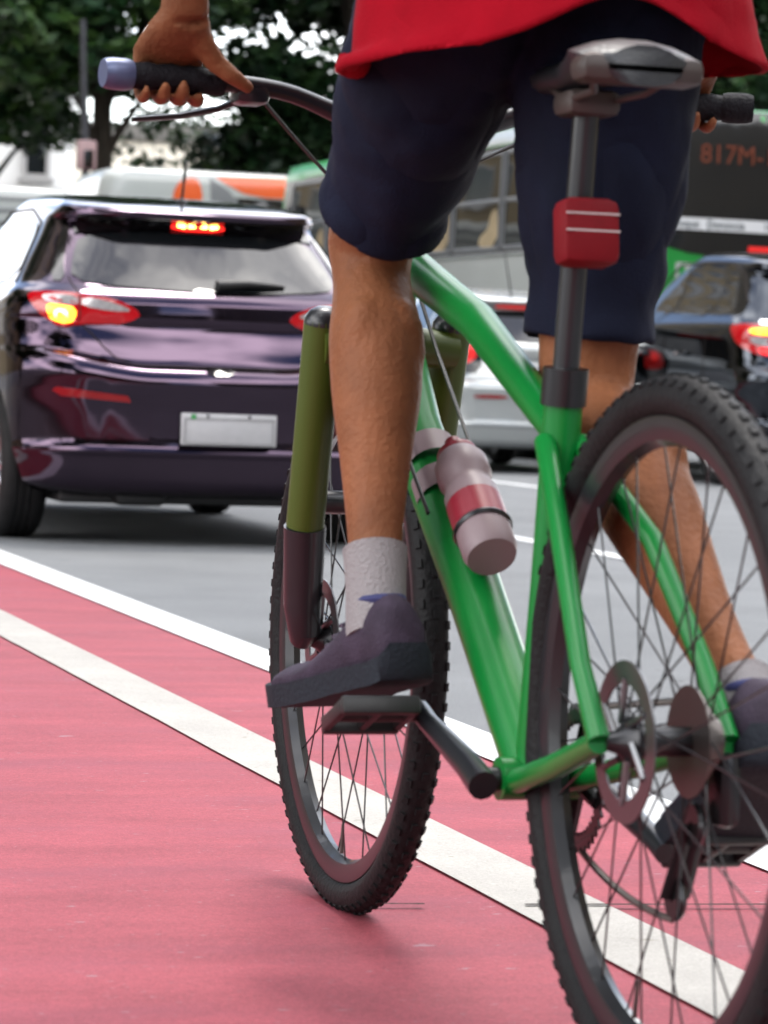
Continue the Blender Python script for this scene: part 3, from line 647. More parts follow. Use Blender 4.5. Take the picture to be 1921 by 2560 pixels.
# ================================================================== buses
def bus_shape(H, W, Ln, rc=.16):
    h = W/2
    T = [(.32, h-.03, .05, Ln-.05, .04, rc, rc), (.5, h, .0, Ln, .05, rc, rc), (1.9, h, .0, Ln, .05, rc, rc), (H-.55, h-.01, .02, Ln-.02, .05, rc, rc), (H-.22, h-.03, .06, Ln-.06, .06, rc+.02, rc+.02), (H-.09, h-.08, .12, Ln-.12, .06, rc+.03, rc+.03), (H-.03, h-.17, .22, Ln-.22, .06, rc+.03, rc+.03), (H, h-.45, .6, Ln-.6, .05, rc, rc)]
    return Shape(T, roof=(H+1, H+2, 0, 0), taper=0, length=Ln)
def flank(name, shp, y0, y1, z0, z1, m, par, off=.006, mir=False, dens=.5, rnd=0, th=.012):
    return patch(name, shp, [(y0, z0), (y1, z0), (y1, z1), (y0, z1)], m, par, off, side='L', thick=th, mirror=mir, dens=dens, rnd=rnd)
BZ = [.32, .4, .5, .8, 1.2, 1.6, 1.9, 2.2, 2.5, 2.75]
def bus_zs(H): return [z for z in BZ if z < H-.56]+list(np.linspace(H-.55, H-.22, 5))+list(np.linspace(H-.2, H, 12))
GH = 3.30; gl = 10.4
gs = bus_shape(GH, 2.5, gl)
gb = thing('city_bus', 'green and white city bus with black rear standing ahead of the black car', 'bus', (11.13, 24.75, 0), math.radians(3.0))
car_body(gs, bus_zs(GH), M['bus_green'], gb, (2.9, 7.9), .48, .95)
for sx in (-1, 1):
    for y in (2.9, 7.9): wheel_car(gb, sx*1.08, y, .48, .28, sx, 8, .28)
# rear face
patch('rear_glass', gs, [(-1.2, 2.26), (-1.2, 3.24), (1.2, 3.24), (1.2, 2.26)], M['bus_dark'], gb, .008, dens=.15, rnd=0)
patch('rear_band', gs, [(-1.22, 1.96), (-1.22, 2.17), (0, 2.15), (1.22, 2.17), (1.24, 2.06), (.75, 1.95), (.2, 1.89), (-.4, 1.86), (-1.2, 1.86)], M['bus_dark'], gb, .008, dens=.4, rnd=0)
st = patch('message_strip', gs, [(-1.2, 2.155), (-1.2, 2.262), (1.05, 2.262), (1.05, 2.155)], M['strip_white'], gb, .014, dens=.4, rnd=0)
def rear_text(name, s, size, m, t, z, par, shp, off=.018, mid=0.):
    p = shp.on(t, z, off); q = shp.on(t-.3, z, off); X = Vector(q-p).normalized(); Z = Vector((0, 0, 1)); Y = X.cross(Z)
    mt = Matrix((X, Z, X.cross(Z))).transposed().to_4x4(); mt.translation = Vector(p); return text_mesh(name, s, size, m, mt, par)
for wd, tt in (('Disque', .93), ('Denúncia', .58), ('181', .02)): rear_text('message_text', wd, .098, M['ink'], tt, 2.208, st, gs, .017)
rear_text('route_sign', '817M-10', .24, M['led'], .66, 2.83, gb, gs, .016)
patch('high_brake_light', gs, [(-.18, 1.985), (-.18, 2.03), (.16, 2.03), (.16, 1.985)], M['lamp_red_dim'], gb, .014, dens=.3, rnd=0)
for t_ in (1.12, -1.12):
    patch('tail_light', gs, [(t_-.07, 1.2), (t_-.07, 1.62), (t_+.07, 1.62), (t_+.07, 1.2)], M['red_lens'], gb, .014, dens=.2)
lg = patch('emblem', gs, [(.60, 1.60), (.60, 1.86), (.86, 1.86), (.86, 1.60)], M['bus_white'], gb, .008, dens=.3, rnd=0)
patch('emblem_ground', gs, [(.628, 1.62), (.628, 1.825), (.69, 1.825), (.69, 1.62)], M['bus_green'], lg, .011, dens=.3, rnd=0)
patch('emblem_ground', gs, [(.77, 1.70), (.77, 1.825), (.83, 1.825), (.83, 1.62)], M['bus_green'], lg, .011, dens=.3, rnd=0)
patch('engine_grille', gs, [(-.9, .8), (-.9, 1.4), (.45, 1.4), (.45, .8)], M['bus_dark'], gb, .008, dens=.4, rnd=1)
patch('rear_bumper', gs, [(-1.2, .36), (-1.2, .62), (1.2, .62), (1.2, .36)], M['bus_grey'], gb, .03, dens=.4, thick=.05)
# flanks
for mir in (False, True):
    flank('lower_panel', gs, 0.55, 9.9, 1.18, 1.98, M['bus_white'], gb, .006, mir)
    flank('roof_band', gs, .5, 5.6, 3.09, 3.24, M['bus_white'], gb, .006, mir)
    flank('window_band', gs, .35, 10.1, 2.0, 3.07, M['bus_dark'], gb, .007, mir)
    y = .5
    while y < 9.0:
        w_ = flank('window', gs, y+.05, y+1.28, 2.06, 3.0, M['bus_glass'], gb, .012, mir, rnd=0)
        fr = MB()
        for a, b in (((y+.05, 2.06), (y+1.28, 2.06)), ((y+.05, 2.53), (y+1.28, 2.53)), ((y+.05, 3.0), (y+1.28, 3.0)), ((y+.05, 2.06), (y+.05, 3.0)), ((y+1.28, 2.06), (y+1.28, 3.0))): seam(fr, gs, [a, b], .022, .012, 'L', 6, mir)
        fr.build('frame', M['bus_grey'], w_)
        patch('painted_reflection', gs, [(y+.1, 2.08), (y+.62, 2.08), (y+.55, 2.2), (y+.36, 2.25), (y+.30, 2.42), (y+.12, 2.46)] if int(y*3) % 2 else [(y+.1, 2.08), (y+.34, 2.08), (y+.31, 2.3), (y+.2, 2.46), (y+.12, 2.4)], M['cream_reflection'], w_, .0145, side='L', thick=.002, mirror=mir, dens=.2, rnd=1)  # irregular patch painting the reflection of a building on each pane
        y += 1.33
    flank('sill_trim', gs, .5, 10.0, 1.985, 2.02, M['alloy'], gb, .02, mir)
    MB().box(((1.45 if mir else -1.45), 10.25, 2.6), (.25, .12, .42), bev=.05).build('wing_mirror', M['bus_dark'], gb)
patch('front_cap', gs, [(9.4, 3.06), (9.4, 3.24), (10.2, 3.24), (10.2, 3.06)], M['bus_green'], gb, .008, side='L', dens=.3, rnd=0)

# crossing buses far ahead
def crossing_bus(label, px_left, D, Ln, H, swoosh):
    x0, y0, _ = at(px_left, D)
    b = thing('city_bus', label, 'bus', (x0, y0, 0), -PI/2, 'buses crossing behind the plum car'); s = bus_shape(H, 2.5, Ln, .3)
    car_body(s, bus_zs(H), M['bus_white'], b, (3.2, Ln-2.7), .48, .95)
    for sx in (-1, 1):
        for y in (3.2, Ln-2.7): wheel_car(b, sx*1.08, y, .48, .28, sx, 8, .28)
    for mir in (False, True):
        flank('window_band', s, 1.75 if swoosh else .5, Ln-.4, 1.7, H-.37 if swoosh else H-.75, M['bus_glass'], b, .007, mir, dens=.6)
        flank('lower_stripe', s, .5, Ln-.5, .6, 1.1, M['bus_orange'] if swoosh else M['bus_grey'], b, .007, mir, dens=.6)
        if swoosh:
            patch('livery', s, [(1.62, H-.10), (1.78, H-.20), (2.02, H-.31), (2.32, H-.35), (Ln-.4, H-.36), (Ln-.4, H-.08), (2.2, H-.075)], M['bus_orange'], b, .009, side='L', thick=.012, mirror=mir, dens=.11, rnd=0)
            patch('livery_patch', s, [(1.02, H-.50), (1.05, H-.28), (1.15, H-.16), (1.36, H-.12), (1.44, H-.3), (1.42, H-.52)], M['bus_orange'], b, .009, side='L', thick=.012, mirror=mir, dens=.1, rnd=1)
            patch('pillar', s, [(1.54, H-.12), (1.56, H-.60), (2.1, H-.60), (1.8, H-.28)], M['bus_grey'], b, .0085, side='L', thick=.012, mirror=mir, dens=.1, rnd=0)
        else:
            for k in range(3): flank('roof_rib', s, .6, Ln-.5, H-.22-.16*k, H-.17-.16*k, M['bus_grey'], b, .010, mir, dens=.6)
    patch('rear_window', s, [(-.9, 1.9), (-.9, H-.6), (.9, H-.6), (.9, 1.9)], M['bus_dark'], b, .008, dens=.4)
    return b
crossing_bus('white bus with a bold orange roof band behind the plum car', 150, 41, 11.5, 3.48, True)
x0, y0, _ = at(146, 41)
cb = crossing_bus('plain white bus with grey roof ribs at the left edge behind the plum car', 146, 41, 11.0, 3.14, False)
cb.location = (x0-11.1, y0, 0)

# ================================================================== bicycle
BX, FY, RY, WR = 1.131, 3.786, 2.705, .36
BB = np.array([BX, 3.06, .275])
bo_ = np.array([BX, 3.1, 0.])
bike = thing('bicycle', 'green mountain bike with olive fork ridden along the red cycle path', 'bicycle', tuple(bo_))
def bmb(): return MB(bo_)
def P3(y, z, x=0.): return np.array([BX+x, y, z])
def bike_wheel(y, ang0, rear):
    c = P3(y, WR); tr = .0215
    mb = bmb(); prof = [(WR-tr*1.0+(tr*1.0)*math.cos(a), tr*math.sin(a)) for a in np.linspace(0, 2*PI, 18, endpoint=False)]
    mb.lathe(c, (1, 0, 0), prof, 120, True)
    R_ = WR-tr
    for i in range(88):                                       # tread knobs
        a = 2*PI*(i+.5)/88
        for s_, sa in ((-1, .85), (0, 0), (1, .85)):
            aa = a+(PI/88 if s_ else 0); rad = np.array([0, math.cos(aa), math.sin(aa)]); nrm = rad*math.cos(sa)+np.array([s_, 0, 0])*math.sin(sa); tan = np.array([0, -math.sin(aa), math.cos(aa)])
            ctr = c+rad*R_+nrm*(tr+.0008); side = np.cross(tan, nrm); Rm = np.stack([side, tan, nrm], 1); mb.box(ctr, (.0075, .0105, .003), Rm)
    w_ = mb.build('wheel', M['tyre_bike'], bike, True, 50)
    rb = bmb(); r0 = WR-.052
    rb.lathe(c, (1, 0, 0), [(r0+.012, -.014), (r0+.002, -.0145), (r0-.012, -.011), (r0-.018, 0), (r0-.012, .011), (r0+.002, .0145), (r0+.012, .014)], 96, True); rb.build('rim', M['black_alloy'], w_)
    hb_ = bmb(); hb_.lathe(c, (1, 0, 0), [(0, -.062), (.008, -.062), (.012, -.05), (.026, -.036), (.026, -.032), (.016, -.026), (.015, .026), (.026, .032), (.026, .036), (.012, .05), (.008, .062), (0, .062)], 24); hb_.build('hub', M['dark_metal'], w_)
    sp = bmb(); n = 32
    for i in range(n):
        s_ = 1 if i % 2 else -1; a = ang0+2*PI*i/n; cross = (1 if (i//2) % 2 else -1)*1.15
        p0 = c+np.array([s_*.033, .024*math.cos(a+cross), .024*math.sin(a+cross)]); p1 = c+np.array([s_*.003, (r0-.012)*math.cos(a), (r0-.012)*math.sin(a)])
        sp.tube([p0, p1], .0012, 5, False)
    sp.build('spokes', M['dark_metal'], w_)
    db = bmb(); db.lathe(c+np.array([-.042, 0, 0]), (1, 0, 0), [(.058, -.001), (.08, -.001), (.08, .001), (.058, .001)], 48, True); 
    for i in range(6): a = i*PI/3; db.tube([c+np.array([-.042, .02*math.cos(a), .02*math.sin(a)]), c+np.array([-.042, .062*math.cos(a+.5), .062*math.sin(a+.5)])], .004, 6)
    db.build('brake_rotor', M['chrome'], w_)
    va = ang0+.1; vb = bmb(); d = np.array([0, math.cos(va), math.sin(va)]); vb.tube([c+d*(r0-.02), c+d*(r0-.06)], [.003, .0022], 6); vb.build('valve', M['brass'], w_)
    return w_
fwz = bike_wheel(FY, -1.62, False); rwz = bike_wheel(RY, -1.5, True)
ST = P3(3.02, .705); HTb = P3(3.655, .755); HTt = P3(3.615, .885); SC_ = P3(2.985, 1.0)
fr = bmb()
fr.tube([HTb+(HTt-HTb)*-.04, HTb+(HTt-HTb)*.5, HTt], [.026, .024, .025], 20)
fr.tube([HTb+(HTt-HTb)*.1+P3(-.01, 0)-P3(0, 0), HTb*.8+BB*.2+np.array([0, .01, -.012]), HTb*.4+BB*.6, BB], [.030, .034, .034, .033], 20)
fr.tube([HTt+(HTb-HTt)*.2, HTt*.5+ST*.5+np.array([0, 0, -.018]), ST+np.array([0, .006, -.05])], [.026, .023, .020], 18)
fr.tube([BB, BB*.5+ST*.5, ST], [.026, .022, .021], 18)
for s_ in (-1, 1):
    ax = P3(RY, WR, s_*.068)
    fr.tube([ST+np.array([s_*.02, 0, -.06]), ST*.55+ax*.45+np.array([s_*.02, 0, .0]), ax*.8+ST*.2+np.array([s_*.012, 0, 0]), ax], [.012, .0115, .011, .012], 12)
    fr.tube([BB+np.array([s_*.03, -.02, 0]), BB*.5+ax*.5+np.array([s_*.012, 0, -.005]), ax], [.014, .013, .012], 12)
fr.tube([BB+np.array([-.045, 0, 0]), BB+np.array([.045, 0, 0])], .024, 20)
fo = fr.build('frame', M['frame_green'], bike)
# decals on the down tube / seat tube
dc = bmb(); u = (HTb-BB)/np.linalg.norm(HTb-BB)
for f_ in (.62, .70): p = BB+(HTb-BB)*f_; dc.tube([p-u*.018, p+u*.018], .0346, 20, False)
dc.build('decal', M['bottle_body'], fo)
# fork: olive crown and uppers, dark lowers
axF = P3(FY, WR); hd = (HTt-HTb)/np.linalg.norm(HTt-HTb); crown = HTb-hd*.02
fk = bmb(); fk.tube([crown+np.array([-.088, .005, .01]), crown+np.array([-.03, .0, .014]), crown+np.array([.03, .0, .014]), crown+np.array([.088, .005, .01])], [.023, .026, .026, .023], 16)
low = {}
for s_ in (-1, 1):
    ax = axF+np.array([s_*.07, 0, 0]); top = crown+np.array([s_*.086, 0.01, .045]); md_ = top*.36+ax*.64+np.array([s_*.006, 0, 0]); low[s_] = (md_, ax); fk.tube([top, md_], [.026, .025], 18)
fko = fk.build('fork', M['fork_olive'], bike)
fc = bmb()
for s_ in (-1, 1):
    top = crown+np.array([s_*.086, .01, .045]); fc.lathe(top, (top-axF-np.array([s_*.07, 0, 0])), [(0, .016), (.012, .015), (.020, .010), (.0262, .0), (.0262, -.006)], 20)
    fcc = fc.build('fork_cap', M['black_alloy'], fko); fc = bmb()
lw = bmb()
for s_ in (-1, 1): md_, ax = low[s_]; lw.tube([md_, md_*.3+ax*.7, ax+np.array([0, -.012, .01]), ax], [.028, .025, .021, .016], 18)
lw.tube([low[-1][0], low[-1][0]+np.array([.02, .05, .03]), low[1][0]+np.array([-.02, .05, .03]), low[1][0]], .016, 12)
lw.build('fork_lowers', M['black_alloy'], fko)
# cockpit
stc = P3(3.60, .93); barc = P3(3.565, 1.02)
sb = bmb(); sb.tube([HTt, stc+np.array([0, -.008, .03]), stc+np.array([0, -.02, .085])], .019, 16); sb.tube([stc+np.array([0, -.02, .07]), barc], [.019, .021], 14); sb.build('stem', M['black_alloy'], bike)
def bar_pt(x):                                       # x from -.39 to .39
    a = abs(x); rise = .042*(1/(1+math.exp(-(a-.12)/.028))); back = .06*max(0, a-.13)/.26
    tilt = .10*x
    return barc+np.array([x, -back+.09*(-x)+.01, rise+tilt*0])
hbz = bmb(); xs = np.linspace(-.4, .4, 41); hbz.tube([bar_pt(x) for x in xs], [.0155-.0045*min(1, max(0, (abs(x)-.05)/.08)) for x in xs], 16); hbo = hbz.build('handlebar', M['black_alloy'], bike)
for s_ in (-1, 1):
    g = bmb(); gx = np.linspace(.255, .372, 12); g.tube([bar_pt(s_*x) for x in gx], [.0165+.0012*math.sin(i*2.2) for i in range(12)], 16); g.build('grip', M['grip'], hbo)
    g = bmb(); gx = np.linspace(.372, .408, 6); g.tube([bar_pt(s_*x) for x in gx], [.0178, .0195, .0195, .0195, .019, .017], 18); g.build('grip_end', M['grip_end'] if s_ < 0 else M['grip'], hbo)
    l = bmb(); q = bar_pt(s_*.215); l.box(q+np.array([0, .015, -.008]), (.045, .05, .03), bev=.01)
    l.tube([q+np.array([0, .03, -.012]), q+np.array([s_*.03, .052, -.026]), q+np.array([s_*.08, .052, -.038]), q+np.array([s_*.14, .045, -.046])], [.008, .007, .0065, .0055], 10, flat=.6); l.build('brake_lever', M['black_alloy'], hbo)
    cbl = bmb(); q = bar_pt(s_*.2)+np.array([0, .02, -.01])
    cbl.tube([q, q+np.array([-s_*.06, .06, -.04]), P3(3.74, .96, s_*.06), P3(3.72, .86, s_*.04), P3(3.60, .74, s_*.045), P3(3.35, .55, s_*.042)], .0026, 7, False); cbl.build('brake_cable', M['black_plastic'], hbo)
# seat post, saddle, rear pouch
sp_ = bmb(); spd = (SC_-ST)/np.linalg.norm(SC_-ST); sp_.tube([ST-spd*.06, SC_+spd*.012], .0145, 16); sp_.build('seat_post', M['black_alloy'], bike)
cl = bmb(); cl.tube([ST-spd*.02, ST+spd*.02], .025, 18); cl.build('seat_clamp', M['dark_metal'], bike)
def saddle():
    V = []; F = []; ys = np.linspace(2.82, 3.105, 15); n = 14
    for i, y in enumerate(ys):
        u = (y-2.82)/.285; hw = .078*(1-.62*min(1, max(0, u-.08)*1.75)**.8)*(1-.45*max(0, .12-u)/.12)
        if u > .93: hw *= 1-.6*(u-.93)/.07
        top = 1.052+.012*(1-u)+.012*max(0, u-.7)-(.012*max(0, .15-u)/.15); th = .03*(1-.35*u)+.012
        for j in range(n):
            a = 2*PI*j/n; x = hw*math.cos(a); s_ = math.sin(a); z = top-.010*(x/hw)**2*1.4+(0 if s_ >= 0 else th*s_*1.0) if True else 0
            if s_ >= 0: z = top-.016*(abs(math.cos(a)))**2.2
            V.append((BX+x, y, z))
    for i in range(14):
        for j in range(n): F.append((i*n+j, i*n+(j+1) % n, (i+1)*n+(j+1) % n, (i+1)*n+j))
    F.append(tuple(range(n))[::-1]); F.append(tuple(14*n+j for j in range(n)))
    return V, F
V, F = saddle(); sd = MB(bo_).add(V, F); sdo = sd.build('saddle', M['saddle'], bike, True, 60)
su = bmb()
for s_ in (-1, 1): su.tube([P3(2.845, 1.03, s_*.05), P3(2.89, 1.01, s_*.028), P3(2.99, 1.008, s_*.022), P3(3.09, 1.035, s_*.008)], .0042, 8)
su.box(P3(2.845, 1.028), (.135, .05, .03), bev=.012); su.box(SC_+np.array([0, 0, .005]), (.06, .06, .028), bev=.01); su.build('saddle_rails', M['saddle_under'], sdo)
tp = bmb(); tp.box(P3(2.972, .868), (.066, .045, .072), Euler((math.radians(-8), 0, 0)).to_matrix(), .012); tpo = tp.build('rear_pouch', M['bag_red'], bike)
tb = bmb()
for dz in (.012, .03): tb.box(P3(2.9485+dz*.14, .858+dz), (.06, .002, .002), Euler((math.radians(-8), 0, 0)).to_matrix())
tb.build('pouch_piping', M['white_trim'], tpo)
# drivetrain
CA = math.radians(17); cd = np.array([0, math.cos(CA), math.sin(CA)]); CL = .172
pedL = BB+np.array([-.085, 0, 0])+cd*CL; pedR = BB+np.array([.085, 0, 0])-cd*CL
cs = bmb()
for s_, d in ((-1, cd), (1, -cd)): c0 = BB+np.array([s_*.068, 0, 0]); c1 = c0+d*CL+np.array([s_*.012, 0, 0]); cs.tube([c0-d*.018, c0+d*.03, c1-d*.02, c1+d*.016], [.017, .016, .012, .012], 12, flat=1.0)
cs.tube([BB-np.array([.07, 0, 0]), BB+np.array([.07, 0, 0])], .013, 14); cso = cs.build('crank', M['black_alloy'], bike)
def pedal(c, s_, pitch):
    R_ = np.array(Euler((pitch, 0, 0)).to_matrix()); p = bmb(); c = c+np.array([s_*.058, 0, 0])
    for dy in (-.042, .042): p.box(c+R_@np.array([0, dy, 0]), (.092, .012, .022), R_, .004)
    for dx in (-.042, 0, .042): p.box(c+R_@np.array([dx, 0, 0]), (.01, .08, .017), R_, .003)
    p.tube([c-np.array([s_*.06, 0, 0]), c+np.array([s_*.04, 0, 0])], .008, 10); p.build('pedal', M['black_plastic'], cso)
pedal(pedL, -1, math.radians(-22)); pedal(pedR, 1, math.radians(-25))
ch = bmb(); cc = BB+np.array([.048, 0, 0]); nT = 38; rch = .078
prof = []
for i in range(nT*4):
    a = 2*PI*i/(nT*4); r = rch+(.0045 if i % 4 in (1, 2) else -.002); prof.append((r*math.cos(a), r*math.sin(a)))
V = [cc+np.array([x, p[0], p[1]]) for x in (-.0015, .0015) for p in prof]+[cc+np.array([x, p[0]*.78, p[1]*.78]) for x in (-.0015, .0015) for p in prof]; k = len(prof)
F = []
for i in range(k):
    j = (i+1) % k; F += [(i, j, 2*k+j, 2*k+i), (k+i, 3*k+i, 3*k+j, k+j), (i, k+i, k+j, j), (2*k+i, 2*k+j, 3*k+j, 3*k+i)]
ch.add(V, F)
for i in range(4): a = i*PI/2+CA; ch.tube([cc, cc+np.array([0, .064*math.cos(a), .064*math.sin(a)])], [.012, .008], 8)
ch.build('chainring', M['dark_metal'], bike, False)
cas = bmb(); hc = P3(RY, WR)
for i, r in enumerate((.056, .05, .044, .038, .033, .028, .024)): cas.lathe(hc+np.array([.026+.0045*i, 0, 0]), (1, 0, 0), [(.012, -.001), (r, -.001), (r, .001), (.012, .001)], 30, True)
cas.build('cassette', M['brass'], bike)
dr = bmb(); j0 = P3(RY+.015, WR-.085, .042); j1 = P3(RY+.055, WR-.165, .042)
dr.box((P3(RY, WR-.03, .072)+j0)/2+np.array([.01, 0, .01]), (.026, .05, .075), bev=.01)
for j in (j0, j1): dr.lathe(j, (1, 0, 0), [(.004, -.004), (.021, -.004), (.024, 0), (.021, .004), (.004, .004)], 18, True)
for dx in (-.007, .007): dr.tube([j0+np.array([dx, 0, 0]), j1+np.array([dx, 0, 0])], .009, 8, flat=.3)
dr.build('derailleur', M['dark_metal'], bike)
def chain_run(a, b, sag):
    cn = bmb(); pts = [a*(1-u)+b*u+np.array([0, 0, -sag*4*u*(1-u)]) for u in np.linspace(0, 1, 44)]
    P = []; r = []
    for p, q in zip(pts[:-1], pts[1:]): P += [p, p*.5+q*.5]; r += [.0044, .0024]
    cn.tube(P, r, 6); cn.build('chain', M['brass'], bike)
chain_run(cc+np.array([0, .0, rch]), hc+np.array([.042, .0, .042]), .0); chain_run(cc+np.array([0, -.02, -rch]), j1+np.array([0, .0, -.022]), .012)
# water bottle on the down tube
bq = BB+(HTb-BB)*.50+np.array([0, -.055, .045]); bu = (HTb-BB)/np.linalg.norm(HTb-BB)
bt = bmb(); bt.lathe(bq, bu, [(0, -.085), (.029, -.085), (.0325, -.075), (.0325, .02), (.028, .03), (.028, .04), (.0325, .05), (.032, .075), (.024, .09), (.0, .092)], 28); bto = bt.build('water_bottle', M['bottle_body'], bike)
bt = bmb(); bt.lathe(bq, bu, [(0, .119), (.010, .118), (.011, .10), (.0245, .0955), (.0255, .089), (.0248, .086)], 24); bt.lathe(bq, bu, [(.0331, -.04), (.0331, .005)], 28); bt.build('bottle_cap', M['bottle_red'], bto)
ct = bmb(); ct.tube([bq-bu*.09+np.array([0, .02, -.015]), bq+bu*.0+np.array([0, .034, -.028]), bq+bu*.05+np.array([0, .034, -.028])], .004, 8)
for s_ in (-.04,): ct.lathe(bq+bu*s_, bu, [(.034, -.004), (.036, 0), (.034, .004)], 28, True)
ct.build('bottle_cage', M['dark_metal'], bike)

# ================================================================== rider
ro = np.array([BX, 2.95, 0.]); rider = thing('person', 'cyclist in red shirt and navy shorts riding the green bicycle with hands on the bar', 'person', tuple(ro))
def loft(mb, path, n=20, sub=6):
    """path: list of (point, rx, ry, side-vector) elliptical sections, splined"""
    A = np.array([list(p[0])+[p[1], p[2]] for p in path], float); k = len(A); u = np.arange(k); uq = np.linspace(0, k-1, (k-1)*sub+1)
    B = np.stack([pchip(u, A[:, c], uq) if k > 2 else np.interp(uq, u, A[:, c]) for c in range(5)], 1)
    sv = np.array(path[0][3] if len(path[0]) > 3 else (1, 0, 0), float); V = []; F = []; m_ = len(B)
    for i in range(m_):
        t = B[min(i+1, m_-1), :3]-B[max(i-1, 0), :3]; t /= np.linalg.norm(t)+1e-12
        a = sv-t*(sv@t); a /= np.linalg.norm(a)+1e-12; b = np.cross(t, a)
        for j in range(n): an = 2*PI*j/n; V.append(B[i, :3]+a*math.cos(an)*B[i, 3]+b*math.sin(an)*B[i, 4])
    for i in range(m_-1):
        for j in range(n): F.append((i*n+j, i*n+(j+1) % n, (i+1)*n+(j+1) % n, (i+1)*n+j))
    F.append(tuple(range(n))[::-1]); F.append(tuple((m_-1)*n+j for j in range(n))); mb.add(V, F)
def remeshed(mb, name, material, voxel, smooth_it, parent):
    o = mb.build(name, material, parent, True); bmx = bmesh.new(); bmx.from_mesh(o.data); bmesh.ops.recalc_face_normals(bmx, faces=bmx.faces[:]); bmx.to_mesh(o.data); bmx.free()
    r = o.modifiers.new('r', 'REMESH'); r.mode = 'VOXEL'; r.voxel_size = voxel; s_ = o.modifiers.new('s', 'SMOOTH'); s_.iterations = smooth_it; s_.factor = .5
    bpy.context.view_layer.update(); me = evaluated(o); o.modifiers.clear(); o.data = me; me.polygons.foreach_set('use_smooth', [True]*len(me.polygons)); return o
hipL = np.array([1.046, 3.15, 1.18]); hipR = np.array([1.216, 3.14, 1.165])
kneL = np.array([1.045, 3.475, .868]); ankL = np.array([1.006, 3.275, .437]); kneR = np.array([1.205, 3.15, .70]); ankR = np.array([1.25, 2.775, .385])
def leg(mb, hip, kn, an):
    d = (kn-hip); e = (an-kn); f = np.array([0, 1., 0]); back = np.array([0, -1., 0.])
    loft(mb, [(hip-d*.1, .085, .09), (hip+d*.25, .082, .086), (hip+d*.65, .066, .07), (hip+d*.9, .056, .058), (kn, .053, .055), (kn+e*.11, .047, .049), (kn+e*.27+back*.014, .0565, .059), (kn+e*.40+back*.014, .054, .056), (kn+e*.60+back*.006, .042, .044), (kn+e*.80, .032, .035), (kn+e*.92, .029, .034), (an, .031, .037)])
    mb.ball(kn+f*.014, .046, 14); mb.ball(kn+e*.06+f*.028, .022, 10)
    for s_ in (-1, 1): mb.ball(kn+e*.30+back*.030+np.array([s_*.020, 0, 0]), .036, 12, (1, 1, 1.9)); mb.ball(kn+d*-.02+back*.035+np.array([s_*.022, 0, 0]), .018, 8, (1, 1, 2.2))
sk = MB(ro); leg(sk, hipL, kneL, ankL); leg(sk, hipR, kneR, ankR)
for a in (ankL, ankR): 
    for s_ in (-1, 1): sk.ball(a+np.array([s_*.020, 0, 0]), .0125, 10)
# torso, neck, head
pel = np.array([BX, 3.14, 1.20]); ch_ = np.array([BX, 3.33, 1.55]); nk = np.array([BX, 3.43, 1.69])
loft(sk, [(pel-np.array([0, .0, .04]), .15, .11), (pel, .165, .115), (pel*.65+ch_*.35, .145, .10), (pel*.3+ch_*.7, .16, .115), (ch_, .17, .105), (ch_*.45+nk*.55, .12, .085), (nk, .058, .06), (nk+np.array([0, .04, .07]), .056, .06)])
hd_ = nk+np.array([0, .085, .16])
sk.ball(hd_, .1, 22, (.78, .95, 1.12)); sk.ball(hd_+np.array([0, .035, -.06]), .07, 16, (.8, .9, .8)); sk.ball(hd_+np.array([0, .10, -.015]), .017, 10, (.8, 1.2, 1.3))
for s_ in (-1, 1): sk.ball(hd_+np.array([s_*.08, -.005, -.01]), .026, 10, (.35, .8, 1.2))
# arms and hands on the grips
def arm_hand(s_):
    sh = ch_+np.array([s_*.175, .01, .05]); gc = bar_pt(s_*.322); ax = bar_pt(s_*.355)-bar_pt(s_*.285); ax /= np.linalg.norm(ax)      # ax points outward
    wr = gc+np.array([-s_*.004, -.052, .066]) if s_ > 0 else gc+np.array([.005, -.045, .070])
    el = np.array([BX+s_*.335, 3.46, 1.365]) if s_ < 0 else np.array([BX+s_*.34, 3.40, 1.36])
    d1 = el-sh; d2 = wr-el
    loft(sk, [(sh-d1*.05, .058, .06), (sh+d1*.3, .05, .052), (sh+d1*.75, .043, .045), (el, .041, .042), (el+d2*.22, .044, .043), (el+d2*.5, .038, .036), (el+d2*.85, .029, .024), (wr, .030, .022)])
    fw_ = np.array([0, 1., 0]); up = np.array([0, 0, 1.])
    kn_ = [gc+ax*(.032-.0213*i)+up*(.026-.002*abs(i-1))+fw_*.014 for i in range(4)] if False else None
    loft(sk, [(wr, .032, .022), (wr*.55+(gc+up*.031+fw_*.0)*.45, .042, .020), (gc+up*.032+fw_*.006, .047, .0155), (gc+up*.023+fw_*.024, .045, .0115)], 16, 5)
    R0 = .0258
    for i in range(4):                                 # index is the innermost finger
        off = -.035+.0232*i; r = (.0092, .0096, .0092, .0080)[i]; ln = (0, .12, .02, -.25)[i]
        b = gc+ax*off; pts = []
        for a in np.linspace(62, -150-ln*60+(0 if i else 25), 9):
            t = math.radians(a); pts.append(b+fw_*math.cos(t)*R0*1.02+up*math.sin(t)*R0)
        sk.tube(pts, [r*1.12, r*1.05, r, r*1.06, r, r*.97, r*1.0, r*.94, r*.75], 10); sk.ball(pts[-1], r*.8, 8); sk.ball(pts[0], r*1.25, 8)
    b = gc-ax*.048                                     # thumb lies along the bar, inward, closing under it
    tp_ = [wr*.55+gc*.45+np.array([-s_*.022, -.004, .012]), b+up*.020-fw_*.024-ax*.004, b-ax*.024+up*.006-fw_*.030, b-ax*.047-up*.006-fw_*.024]
    sk.tube(tp_, [.016, .0135, .0112, .0085], 10); sk.ball(tp_[-1], .0088, 8); sk.ball(tp_[1], .0125, 8)
    return sh, el, wr, d2
aL = arm_hand(-1); aR = arm_hand(1)
